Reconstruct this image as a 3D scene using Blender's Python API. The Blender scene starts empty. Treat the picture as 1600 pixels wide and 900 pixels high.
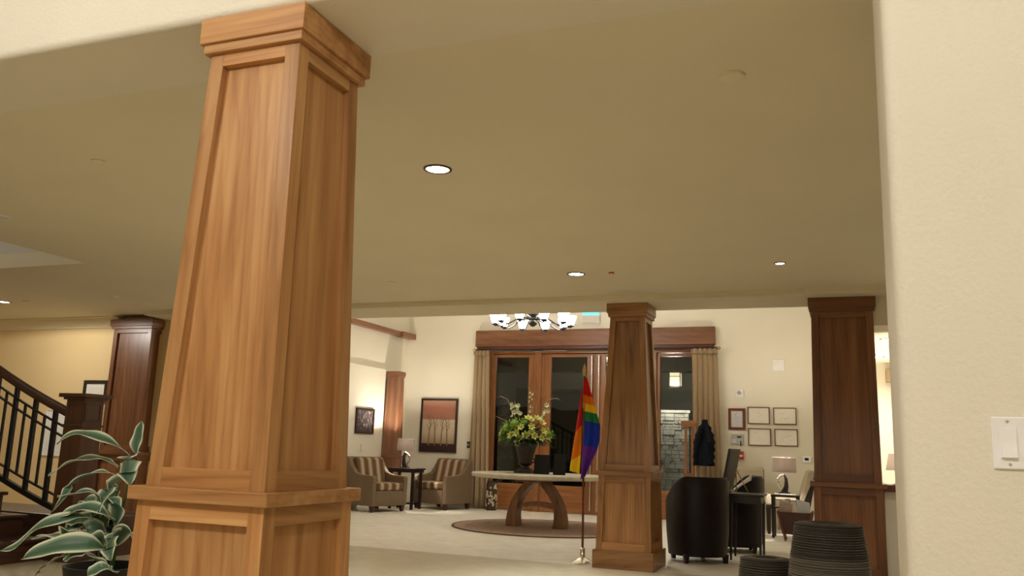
import bpy, bmesh, math, random
from mathutils import Vector, Matrix
random.seed(7)
PI = math.pi
scn = bpy.context.scene
C = scn.collection

# ------------------------------------------------------------------ camera
cd = bpy.data.cameras.new('camera'); cam = bpy.data.objects.new('camera', cd); C.objects.link(cam)
FPX = 1330.947
RX = Vector((0.932050, 0.035223, 0.360613)); RY = Vector((0.360759, -0.182784, -0.914573)); RZ = Vector((0.033701, 0.982522, -0.183071))   # world axes in camera space
cam.matrix_world = Matrix(((RX.x, RX.y, RX.z, 0), (RY.x, RY.y, RY.z, 0), (RZ.x, RZ.y, RZ.z, 1.12), (0, 0, 0, 1)))
cd.sensor_fit = 'HORIZONTAL'; cd.sensor_width = 36; cd.lens = FPX / 1600 * 36
cd.clip_start = 0.05; cd.clip_end = 200
scn.camera = cam

# ------------------------------------------------------------------ world + exposure
w = bpy.data.worlds.new('night'); scn.world = w; w.use_nodes = True
w.node_tree.nodes['Background'].inputs[0].default_value = (0.01, 0.012, 0.02, 1)
w.node_tree.nodes['Background'].inputs[1].default_value = 0.5
scn.view_settings.view_transform = 'Standard'; scn.view_settings.look = 'None'
scn.view_settings.gamma = 1; scn.view_settings.use_curve_mapping = False
scn.view_settings.exposure = 0.6
scn.cycles.max_bounces = 10; scn.cycles.diffuse_bounces = 6; scn.cycles.glossy_bounces = 4
scn.cycles.transparent_max_bounces = 12
scn.cycles.sample_clamp_indirect = 6
scn.cycles.use_denoising = True

# light levels (watts); the lamps themselves are built with their fixtures further down
P_PENDANT = 95; P_DOWN = 140; P_CHAND = 36.0; P_LAMP = 60; P_RIGHT = 120; P_STAIR = 14; P_LANTERN = 30
WHITE = (1.0, 0.94, 0.84); LAMPC = (1.0, 0.90, 0.76)

# ------------------------------------------------------------------ materials
MATS = {}
def new_mat(name):
    m = bpy.data.materials.new(name); m.use_nodes = True
    nt = m.node_tree; b = nt.nodes['Principled BSDF']
    MATS[name] = m
    return m, nt, b
def N(nt, t, **kw):
    n = nt.nodes.new(t)
    for k, v in kw.items():
        if k in n.inputs: n.inputs[k].default_value = v
        else: setattr(n, k, v)
    return n
def L(nt, a, b): nt.links.new(a, b)
def ramp(nt, stops):
    r = nt.nodes.new('ShaderNodeValToRGB'); e = r.color_ramp.elements
    while len(e) < len(stops): e.new(0.5)
    for i, (p, c) in enumerate(stops): e[i].position = p; e[i].color = (*c, 1)
    return r
def coords(nt, scale=(1, 1, 1), rand=0.0, rot=(0, 0, 0), loc=(0, 0, 0), src='Object'):
    tc = N(nt, 'ShaderNodeTexCoord'); mp = N(nt, 'ShaderNodeMapping')
    mp.inputs['Scale'].default_value = scale; mp.inputs['Rotation'].default_value = rot
    mp.inputs['Location'].default_value = loc
    if rand:
        oi = N(nt, 'ShaderNodeObjectInfo'); mul = N(nt, 'ShaderNodeVectorMath', operation='SCALE')
        cx = N(nt, 'ShaderNodeCombineXYZ')
        L(nt, oi.outputs['Random'], cx.inputs[0]); L(nt, oi.outputs['Random'], cx.inputs[1]); L(nt, oi.outputs['Random'], cx.inputs[2])
        L(nt, cx.outputs[0], mul.inputs[0]); mul.inputs['Scale'].default_value = rand
        add = N(nt, 'ShaderNodeVectorMath', operation='ADD')
        L(nt, tc.outputs[src], add.inputs[0]); L(nt, mul.outputs[0], add.inputs[1]); L(nt, add.outputs[0], mp.inputs[0])
    else:
        L(nt, tc.outputs[src], mp.inputs[0])
    return mp.outputs[0]
def plain(name, col, rough=0.6, metal=0.0, var=0.06, vscale=8, bump=0.0, bscale=200, spec=0.4, bdist=0.002):
    m, nt, b = new_mat(name)
    b.inputs['Roughness'].default_value = rough; b.inputs['Metallic'].default_value = metal
    b.inputs['Specular IOR Level'].default_value = spec
    v = coords(nt)
    n = N(nt, 'ShaderNodeTexNoise', Scale=vscale, Detail=3.0); L(nt, v, n.inputs['Vector'])
    lo = tuple(max(0, c * (1 - var)) for c in col); hi = tuple(min(1, c * (1 + var)) for c in col)
    r = ramp(nt, [(0.3, lo), (0.7, hi)]); L(nt, n.outputs['Fac'], r.inputs[0]); L(nt, r.outputs[0], b.inputs['Base Color'])
    if bump:
        n2 = N(nt, 'ShaderNodeTexNoise', Scale=bscale, Detail=2.0); L(nt, v, n2.inputs['Vector'])
        bp = N(nt, 'ShaderNodeBump', Strength=bump, Distance=bdist); L(nt, n2.outputs['Fac'], bp.inputs['Height']); L(nt, bp.outputs[0], b.inputs['Normal'])
    return m
def emit(name, col, strength):
    m, nt, b = new_mat(name)
    b.inputs['Base Color'].default_value = (*(c * .15 for c in col), 1)
    b.inputs['Emission Color'].default_value = (*col, 1); b.inputs['Emission Strength'].default_value = strength
    return m
def wood(name, axis, dark, mid, light, rough=0.34, ring=11.0, spec=0.45):
    m, nt, b = new_mat(name)
    rot = {'z': (0.006, 0.004, 0), 'x': (0.0, PI / 2 + 0.01, 0), 'y': (PI / 2 + 0.01, 0, 0)}[axis]
    v = coords(nt, rot=rot, rand=0.35, loc=(0.03, 0.05, 0))
    sq = N(nt, 'ShaderNodeMapping'); sq.inputs['Scale'].default_value = (1, 1, 0.10); L(nt, v, sq.inputs[0])
    dn = N(nt, 'ShaderNodeTexNoise', Scale=7.0, Detail=3.0); L(nt, sq.outputs[0], dn.inputs['Vector'])
    ln = N(nt, 'ShaderNodeVectorMath', operation='LENGTH'); fl_ = N(nt, 'ShaderNodeMapping'); fl_.inputs['Scale'].default_value = (1, 1, 0); tl = N(nt, 'ShaderNodeMapping'); tl.inputs['Rotation'].default_value = (0.085, 0.02, 0); tl.inputs['Location'].default_value = (0, -0.10, 0); L(nt, v, tl.inputs[0]); L(nt, tl.outputs[0], fl_.inputs[0]); L(nt, fl_.outputs[0], ln.inputs[0])
    rg = N(nt, 'ShaderNodeMath', operation='MULTIPLY_ADD'); rg.inputs[1].default_value = ring * 3.2; L(nt, ln.outputs['Value'], rg.inputs[0])
    dm = N(nt, 'ShaderNodeMath', operation='MULTIPLY'); dm.inputs[1].default_value = 2.6; L(nt, dn.outputs['Fac'], dm.inputs[0]); L(nt, dm.outputs[0], rg.inputs[2])
    wv = N(nt, 'ShaderNodeMath', operation='FRACT'); L(nt, rg.outputs[0], wv.inputs[0])
    wr = ramp(nt, [(0.0, (0.35,) * 3), (0.10, (0.8,) * 3), (0.35, (1,) * 3), (0.8, (0.75,) * 3), (1.0, (0.35,) * 3)]); L(nt, wv.outputs[0], wr.inputs[0])
    st = N(nt, 'ShaderNodeMapping'); st.inputs['Scale'].default_value = (1, 1, 0.03); L(nt, v, st.inputs[0])
    fb = N(nt, 'ShaderNodeTexNoise', Scale=130.0, Detail=4.0); L(nt, st.outputs[0], fb.inputs['Vector'])
    br = N(nt, 'ShaderNodeMapping'); br.inputs['Scale'].default_value = (1, 1, 0.07); L(nt, v, br.inputs[0])
    bn = N(nt, 'ShaderNodeTexNoise', Scale=16.0, Detail=3.0); L(nt, br.outputs[0], bn.inputs['Vector'])
    a1 = N(nt, 'ShaderNodeMath', operation='MULTIPLY_ADD'); a1.inputs[1].default_value = 0.20
    L(nt, wr.outputs[0], a1.inputs[0])
    a2 = N(nt, 'ShaderNodeMath', operation='MULTIPLY_ADD'); a2.inputs[1].default_value = 0.17; L(nt, fb.outputs['Fac'], a2.inputs[0]); L(nt, a1.outputs[0], a2.inputs[2])
    L(nt, bn.outputs['Fac'], a1.inputs[2])
    a3 = N(nt, 'ShaderNodeMath', operation='MULTIPLY'); a3.inputs[1].default_value = 0.82; L(nt, a2.outputs[0], a3.inputs[0])
    r = ramp(nt, [(0.36, dark), (0.58, mid), (0.80, light)]); L(nt, a3.outputs[0], r.inputs[0])
    oi = N(nt, 'ShaderNodeObjectInfo'); mr = N(nt, 'ShaderNodeMapRange'); mr.inputs['To Min'].default_value = 0.78; mr.inputs['To Max'].default_value = 1.15
    L(nt, oi.outputs['Random'], mr.inputs[0])
    hs = N(nt, 'ShaderNodeHueSaturation'); L(nt, r.outputs[0], hs.inputs['Color']); L(nt, mr.outputs[0], hs.inputs['Value'])
    L(nt, hs.outputs[0], b.inputs['Base Color'])
    b.inputs['Roughness'].default_value = rough; b.inputs['Specular IOR Level'].default_value = spec
    bp = N(nt, 'ShaderNodeBump', Strength=0.08, Distance=0.002); L(nt, fb.outputs['Fac'], bp.inputs['Height']); L(nt, bp.outputs[0], b.inputs['Normal'])
    return m
def paint(name, col, bump=0.35, rough=0.6, scale=95):
    m, nt, b = new_mat(name)
    v = coords(nt)
    n = N(nt, 'ShaderNodeTexNoise', Scale=1.3, Detail=2.0); L(nt, v, n.inputs['Vector'])
    r = ramp(nt, [(0.3, tuple(c * 0.97 for c in col)), (0.7, tuple(min(1, c * 1.02) for c in col))]); L(nt, n.outputs['Fac'], r.inputs[0]); L(nt, r.outputs[0], b.inputs['Base Color'])
    n2 = N(nt, 'ShaderNodeTexNoise', Scale=scale, Detail=2.5); L(nt, v, n2.inputs['Vector'])
    bp = N(nt, 'ShaderNodeBump', Strength=bump, Distance=0.004); L(nt, n2.outputs['Fac'], bp.inputs['Height']); L(nt, bp.outputs[0], b.inputs['Normal'])
    b.inputs['Roughness'].default_value = rough; b.inputs['Specular IOR Level'].default_value = 0.25
    return m
def tiles(name, a, c, joint, size=0.45, rough=0.35, angle=PI / 4):
    m, nt, b = new_mat(name)
    v = coords(nt, rot=(0, 0, angle))
    bk = N(nt, 'ShaderNodeTexBrick', offset=0.0, squash=1.0); L(nt, v, bk.inputs['Vector'])
    bk.inputs['Color1'].default_value = (*a, 1); bk.inputs['Color2'].default_value = (*c, 1); bk.inputs['Mortar'].default_value = (*joint, 1)
    bk.inputs['Scale'].default_value = 1.0; bk.inputs['Brick Width'].default_value = size; bk.inputs['Row Height'].default_value = size
    bk.inputs['Mortar Size'].default_value = 0.004; bk.inputs['Mortar Smooth'].default_value = 0.3
    n = N(nt, 'ShaderNodeTexNoise', Scale=5.0, Detail=6.0, Distortion=0.8); L(nt, v, n.inputs['Vector'])
    r = ramp(nt, [(0.3, (0.86, 0.85, 0.83)), (0.7, (1, 1, 1))]); L(nt, n.outputs['Fac'], r.inputs[0])
    mx = N(nt, 'ShaderNodeMixRGB', blend_type='MULTIPLY'); mx.inputs[0].default_value = 1.0
    L(nt, bk.outputs[0], mx.inputs[1]); L(nt, r.outputs[0], mx.inputs[2]); L(nt, mx.outputs[0], b.inputs['Base Color'])
    b.inputs['Roughness'].default_value = rough; b.inputs['Specular IOR Level'].default_value = 0.3
    return m
def fabric_uv(name, stops, rough=0.85, axis=0, repeat=1.0, const=True, sheen=0.0, bump=0.3):
    m, nt, b = new_mat(name)
    tc = N(nt, 'ShaderNodeTexCoord'); sp = N(nt, 'ShaderNodeSeparateXYZ'); L(nt, tc.outputs['UV'], sp.inputs[0])
    mu = N(nt, 'ShaderNodeMath', operation='MULTIPLY'); mu.inputs[1].default_value = repeat; L(nt, sp.outputs[axis], mu.inputs[0])
    fr = N(nt, 'ShaderNodeMath', operation='FRACT'); L(nt, mu.outputs[0], fr.inputs[0])
    r = ramp(nt, stops); r.color_ramp.interpolation = 'CONSTANT' if const else 'LINEAR'
    L(nt, fr.outputs[0] if repeat != 1.0 else mu.outputs[0], r.inputs[0]); L(nt, r.outputs[0], b.inputs['Base Color'])
    b.inputs['Roughness'].default_value = rough; b.inputs['Specular IOR Level'].default_value = 0.2
    n2 = N(nt, 'ShaderNodeTexNoise', Scale=250.0, Detail=2.0); L(nt, tc.outputs['Object'], n2.inputs['Vector'])
    bp = N(nt, 'ShaderNodeBump', Strength=bump, Distance=0.002); L(nt, n2.outputs['Fac'], bp.inputs['Height']); L(nt, bp.outputs[0], b.inputs['Normal'])
    return m
def striped(name, axis, period, stops, off=0.0):
    m, nt, b = new_mat(name)
    tc = N(nt, 'ShaderNodeTexCoord'); sp = N(nt, 'ShaderNodeSeparateXYZ'); L(nt, tc.outputs['Object'], sp.inputs[0])
    mu = N(nt, 'ShaderNodeMath', operation='MULTIPLY_ADD'); mu.inputs[1].default_value = 1 / period; mu.inputs[2].default_value = off; L(nt, sp.outputs[axis], mu.inputs[0])
    fr = N(nt, 'ShaderNodeMath', operation='FRACT'); L(nt, mu.outputs[0], fr.inputs[0])
    r = ramp(nt, stops); L(nt, fr.outputs[0], r.inputs[0]); L(nt, r.outputs[0], b.inputs['Base Color'])
    b.inputs['Roughness'].default_value = 0.85; b.inputs['Specular IOR Level'].default_value = 0.2
    return m
def woven(name, a, c, scale=45.0):
    m, nt, b = new_mat(name)
    v = coords(nt)
    w1 = N(nt, 'ShaderNodeTexWave', wave_type='BANDS', bands_direction='Z', Scale=scale, Distortion=2.0, Detail=1.0); L(nt, v, w1.inputs['Vector'])
    w2 = N(nt, 'ShaderNodeTexWave', wave_type='BANDS', bands_direction='DIAGONAL', Scale=scale * 0.5, Distortion=2.0, Detail=1.0); L(nt, v, w2.inputs['Vector'])
    mm = N(nt, 'ShaderNodeMath', operation='MULTIPLY'); L(nt, w1.outputs['Fac'], mm.inputs[0]); L(nt, w2.outputs['Fac'], mm.inputs[1])
    r = ramp(nt, [(0.1, a), (0.6, c)]); L(nt, mm.outputs[0], r.inputs[0]); L(nt, r.outputs[0], b.inputs['Base Color'])
    bp = N(nt, 'ShaderNodeBump', Strength=0.6, Distance=0.006); L(nt, mm.outputs[0], bp.inputs['Height']); L(nt, bp.outputs[0], b.inputs['Normal'])
    b.inputs['Roughness'].default_value = 0.6
    return m
def glass_mat(name):
    m, nt, b = new_mat(name)
    out = nt.nodes['Material Output']; nt.nodes.remove(b)
    fr = N(nt, 'ShaderNodeFresnel', IOR=1.5); t = N(nt, 'ShaderNodeBsdfTransparent'); g = N(nt, 'ShaderNodeBsdfGlossy', Roughness=0.0)
    t.inputs[0].default_value = (0.86, 0.9, 0.88, 1)
    mx = N(nt, 'ShaderNodeMixShader'); L(nt, fr.outputs[0], mx.inputs[0]); L(nt, t.outputs[0], mx.inputs[1]); L(nt, g.outputs[0], mx.inputs[2]); L(nt, mx.outputs[0], out.inputs[0])
    return m
def shade_mat(name, col, tr=0.5):
    m, nt, b = new_mat(name)
    out = nt.nodes['Material Output']; nt.nodes.remove(b)
    d = N(nt, 'ShaderNodeBsdfDiffuse'); d.inputs[0].default_value = (*col, 1)
    t = N(nt, 'ShaderNodeBsdfTranslucent'); t.inputs[0].default_value = (*col, 1)
    n = N(nt, 'ShaderNodeTexNoise', Scale=180.0); bp = N(nt, 'ShaderNodeBump', Strength=0.2, Distance=0.001); L(nt, n.outputs['Fac'], bp.inputs['Height']); L(nt, bp.outputs[0], d.inputs['Normal'])
    mx = N(nt, 'ShaderNodeMixShader'); mx.inputs[0].default_value = tr
    L(nt, d.outputs[0], mx.inputs[1]); L(nt, t.outputs[0], mx.inputs[2]); L(nt, mx.outputs[0], out.inputs[0])
    return m

WD = ((0.30, 0.130, 0.044), (0.46, 0.222, 0.080), (0.60, 0.335, 0.138))
for ax in 'xyz': wood('wood_' + ax, ax, *WD)
for ax in 'xyz': wood('dim_wood_' + ax, ax, (0.16, 0.068, 0.024), (0.33, 0.155, 0.055), (0.43, 0.225, 0.085))  # column wood darkened; the colour stands in for weaker light by the flag
DW = ((0.12, 0.045, 0.02), (0.20, 0.08, 0.033), (0.27, 0.12, 0.05))
for ax in 'xyz': wood('unlit_wood_' + ax, ax, *DW)  # column wood darkened further, painting in the missing light on the piers
ST = ((0.038, 0.016, 0.009), (0.07, 0.03, 0.017), (0.098, 0.043, 0.024))
for ax in 'xyz': wood('stair_' + ax, ax, *ST)
for ax in 'xyz': wood('door_' + ax, ax, (0.18, 0.065, 0.022), (0.28, 0.11, 0.036), (0.35, 0.15, 0.052))
for ax in 'xyz': wood('trimwood_' + ax, ax, (0.14, 0.058, 0.028), (0.23, 0.10, 0.05), (0.30, 0.14, 0.072))
wood('tablewood', 'z', (0.13, 0.06, 0.025), (0.22, 0.105, 0.045), (0.30, 0.15, 0.07))
paint('wall_cream', (0.78, 0.725, 0.61), bump=0.5, scale=70); paint('wall_foyer', (0.78, 0.735, 0.61)); paint('wall_tan', (0.78, 0.60, 0.32), bump=0.15)
paint('ceiling_paint', (0.77, 0.70, 0.54), bump=0.2, rough=0.8); paint('white_trim', (0.80, 0.72, 0.54), bump=0.05)
paint('wall_grey', (0.55, 0.55, 0.5)); paint('near_ceiling', (0.85, 0.80, 0.68)); paint('shaft', (0.66, 0.64, 0.58), bump=0.1)
tiles('tile_foyer', (0.90, 0.86, 0.77), (0.86, 0.82, 0.73), (0.76, 0.71, 0.62))
tiles('tile_lounge', (0.60, 0.54, 0.385), (0.575, 0.515, 0.37), (0.50, 0.44, 0.31))
plain('black_metal', (0.012, 0.010, 0.010), 0.4); plain('bronze', (0.10, 0.055, 0.03), 0.35, 0.7); plain('brass', (0.55, 0.38, 0.16), 0.3, 1.0)
plain('steel', (0.72, 0.70, 0.66), 0.25, 1.0); plain('chrome', (0.85, 0.83, 0.80), 0.12, 1.0)
plain('white_plastic', (0.86, 0.85, 0.86), 0.35); plain('grey_plastic', (0.42, 0.44, 0.40), 0.5); plain('dark_plastic', (0.008, 0.008, 0.008), 0.6, spec=0.2)
plain('red_plastic', (0.45, 0.05, 0.04), 0.5); plain('paper', (0.82, 0.78, 0.68), 0.7, var=0.03); plain('paper_white', (0.62, 0.62, 0.64), 0.7)
plain('ink', (0.42, 0.42, 0.40), 0.8); plain('mat_white', (0.85, 0.84, 0.80), 0.7)
plain('mahogany', (0.13, 0.035, 0.02), 0.35, var=0.2, vscale=20); plain('dark_frame', (0.03, 0.018, 0.012), 0.35)
plain('leather', (0.010, 0.007, 0.006), 0.45, var=0.25, vscale=14, bump=0.3, bscale=90, spec=0.22, bdist=0.004)
plain('espresso', (0.014, 0.008, 0.006), 0.35, var=0.2, vscale=20); plain('cream_fabric', (0.40, 0.345, 0.25), 0.85, bump=0.3)
plain('board_back', (0.06, 0.058, 0.045), 0.5); plain('foot_wood', (0.05, 0.022, 0.012), 0.4)
woven('wicker', (0.10, 0.062, 0.032), (0.34, 0.24, 0.14), 30); woven('basket_weave', (0.03, 0.009, 0.006), (0.13, 0.045, 0.028), 28)
striped('stripe_x', 0, 0.17, [(0.0, (0.16, 0.09, 0.045)), (0.12, (0.33, 0.26, 0.175)), (0.40, (0.44, 0.37, 0.27)), (0.52, (0.20, 0.11, 0.06)), (0.75, (0.12, 0.065, 0.03)), (1.0, (0.16, 0.09, 0.045))], 0.4)
plain('curtain_cloth', (0.33, 0.235, 0.135), 0.8, var=0.06, vscale=30, bump=0.3, bscale=300)
plain('rug', (0.40, 0.29, 0.235), 0.95, var=0.16, vscale=18, bump=0.5, bscale=400); plain('rug_edge', (0.09, 0.045, 0.035), 0.95)
plain('travertine', (0.52, 0.47, 0.36), 0.4, var=0.12, vscale=12)
plain('urn_metal', (0.030, 0.022, 0.018), 0.5, var=0.3, vscale=10, bump=0.3, bscale=60)
plain('leaf_dark', (0.035, 0.085, 0.018), 0.5, var=0.4, vscale=14); plain('bloom', (0.52, 0.58, 0.15), 0.6, var=0.2, vscale=10); plain('hydrangea', (0.20, 0.33, 0.05), 0.7, var=0.3, vscale=25)
plain('blossom_white', (0.62, 0.66, 0.44), 0.6); plain('twig', (0.22, 0.15, 0.08), 0.7); plain('stamen', (0.55, 0.36, 0.05), 0.7)
plain('coat_cloth', (0.008, 0.009, 0.015), 0.8, bump=0.4, bscale=60, bdist=0.006, spec=0.08)
plain('stone', (0.42, 0.40, 0.36), 0.7, var=0.35, vscale=5, bump=0.5, bscale=40, bdist=0.01); plain('mortar', (0.10, 0.095, 0.085), 0.9)
plain('leaf_night', (0.012, 0.018, 0.010), 0.9, var=0.5, vscale=20, bump=0.8, bscale=30, bdist=0.05); plain('asphalt', (0.06, 0.06, 0.06), 0.9); plain('porch_dark', (0.05, 0.042, 0.035), 0.8)
plain('pot_black', (0.014, 0.012, 0.011), 0.55, bump=0.3, bscale=60); plain('soil', (0.03, 0.02, 0.012), 0.95)
plain('mosaic_dark', (0.05, 0.03, 0.02), 0.4); plain('mosaic_light', (0.50, 0.42, 0.30), 0.4)
glass_mat('glass'); shade_mat('lampshade', (0.33, 0.28, 0.25), 0.12)
emit('bulb', (1.0, 0.95, 0.86), 22.0); emit('downlight_lens', (1.0, 0.95, 0.85), 14.0); emit('chandelier_glass', (1.0, 0.95, 0.89), P_CHAND)
emit('exit_glow', (0.12, 0.75, 0.62), 1.1); emit('lantern_glass', (1.0, 0.80, 0.52), 0.75); emit('globe', (1.0, 0.9, 0.74), 3.0)
plain('frosted', (0.62, 0.60, 0.55), 0.3)
# variegated leaf: blade position comes from the UV map (u across, v along)
def leaf_mat():
    m, nt, b = new_mat('variegated')
    tc = N(nt, 'ShaderNodeTexCoord'); sp = N(nt, 'ShaderNodeSeparateXYZ'); L(nt, tc.outputs['UV'], sp.inputs[0])
    s = N(nt, 'ShaderNodeMath', operation='SUBTRACT'); s.inputs[1].default_value = 0.5; L(nt, sp.outputs[0], s.inputs[0])
    ab = N(nt, 'ShaderNodeMath', operation='ABSOLUTE'); L(nt, s.outputs[0], ab.inputs[0])
    mp = N(nt, 'ShaderNodeMapping'); mp.inputs['Scale'].default_value = (14, 1.6, 1); L(nt, tc.outputs['UV'], mp.inputs[0])
    n = N(nt, 'ShaderNodeTexNoise', Scale=1.5, Detail=3.0); L(nt, mp.outputs[0], n.inputs['Vector'])
    a = N(nt, 'ShaderNodeMath', operation='MULTIPLY_ADD'); a.inputs[1].default_value = 0.32; L(nt, n.outputs['Fac'], a.inputs[0]); L(nt, ab.outputs[0], a.inputs[2])
    r = ramp(nt, [(0.0, (0.04, 0.085, 0.05)), (0.36, (0.075, 0.14, 0.085)), (0.50, (0.14, 0.23, 0.14)), (0.56, (0.64, 0.67, 0.49)), (0.75, (0.76, 0.76, 0.60))])
    L(nt, a.outputs[0], r.inputs[0]); L(nt, r.outputs[0], b.inputs['Base Color'])
    b.inputs['Roughness'].default_value = 0.42; b.inputs['Specular IOR Level'].default_value = 0.4
leaf_mat()
RB = [(0.62, 0.02, 0.02), (0.80, 0.20, 0.01), (0.85, 0.55, 0.02), (0.02, 0.20, 0.06), (0.015, 0.04, 0.42), (0.13, 0.03, 0.32)]
fabric_uv('rainbow', [(i / 6, c) for i, c in enumerate(RB)], axis=1)
# painting of bare trees: flat print, bands along the height
fabric_uv('painting_bands', [(0.0, (0.045, 0.022, 0.025)), (0.13, (0.06, 0.03, 0.03)), (0.14, (0.34, 0.24, 0.15)), (0.35, (0.60, 0.50, 0.36)), (0.60, (0.66, 0.56, 0.42)), (0.63, (0.40, 0.19, 0.13)), (0.85, (0.36, 0.15, 0.10)), (1.0, (0.46, 0.27, 0.19))], axis=1, const=False, bump=0.1)
def dark_painting():
    m, nt, b = new_mat('painting_dark')
    tc = N(nt, 'ShaderNodeTexCoord'); mp = N(nt, 'ShaderNodeMapping'); mp.inputs['Scale'].default_value = (9, 2.2, 1); L(nt, tc.outputs['UV'], mp.inputs[0])
    n = N(nt, 'ShaderNodeTexNoise', Scale=2.2, Detail=2.0); L(nt, mp.outputs[0], n.inputs['Vector'])
    r = ramp(nt, [(0.45, (0.03, 0.022, 0.03)), (0.58, (0.10, 0.07, 0.07)), (0.68, (0.55, 0.48, 0.36))]); L(nt, n.outputs['Fac'], r.inputs[0]); L(nt, r.outputs[0], b.inputs['Base Color'])
    b.inputs['Roughness'].default_value = 0.5
dark_painting()
def pot_mat(name, zband):
    m, nt, b = new_mat(name)
    tc = N(nt, 'ShaderNodeTexCoord'); sp = N(nt, 'ShaderNodeSeparateXYZ'); L(nt, tc.outputs['Object'], sp.inputs[0])
    mp = N(nt, 'ShaderNodeMapping'); mp.inputs['Scale'].default_value = (.05, .05, 45); L(nt, tc.outputs['Object'], mp.inputs[0])
    n = N(nt, 'ShaderNodeTexNoise', Scale=3.0, Detail=2.0); L(nt, mp.outputs[0], n.inputs['Vector'])
    r1 = ramp(nt, [(0.42, (0.022, 0.018, 0.015)), (0.68, (0.12, 0.105, 0.085))]); L(nt, n.outputs['Fac'], r1.inputs[0])
    r2 = ramp(nt, [(0.42, (0.05, 0.042, 0.034)), (0.62, (0.26, 0.23, 0.18))]); L(nt, n.outputs['Fac'], r2.inputs[0])
    lt = N(nt, 'ShaderNodeMath', operation='LESS_THAN'); lt.inputs[1].default_value = zband; L(nt, sp.outputs[2], lt.inputs[0])
    mx = N(nt, 'ShaderNodeMixRGB'); L(nt, lt.outputs[0], mx.inputs[0]); L(nt, r1.outputs[0], mx.inputs[1]); L(nt, r2.outputs[0], mx.inputs[2]); L(nt, mx.outputs[0], b.inputs['Base Color'])
    b.inputs['Roughness'].default_value = 0.6
pot_mat('ribbed_pot', 0.60); pot_mat('ribbed_pot_dark', 0.0)

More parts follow.
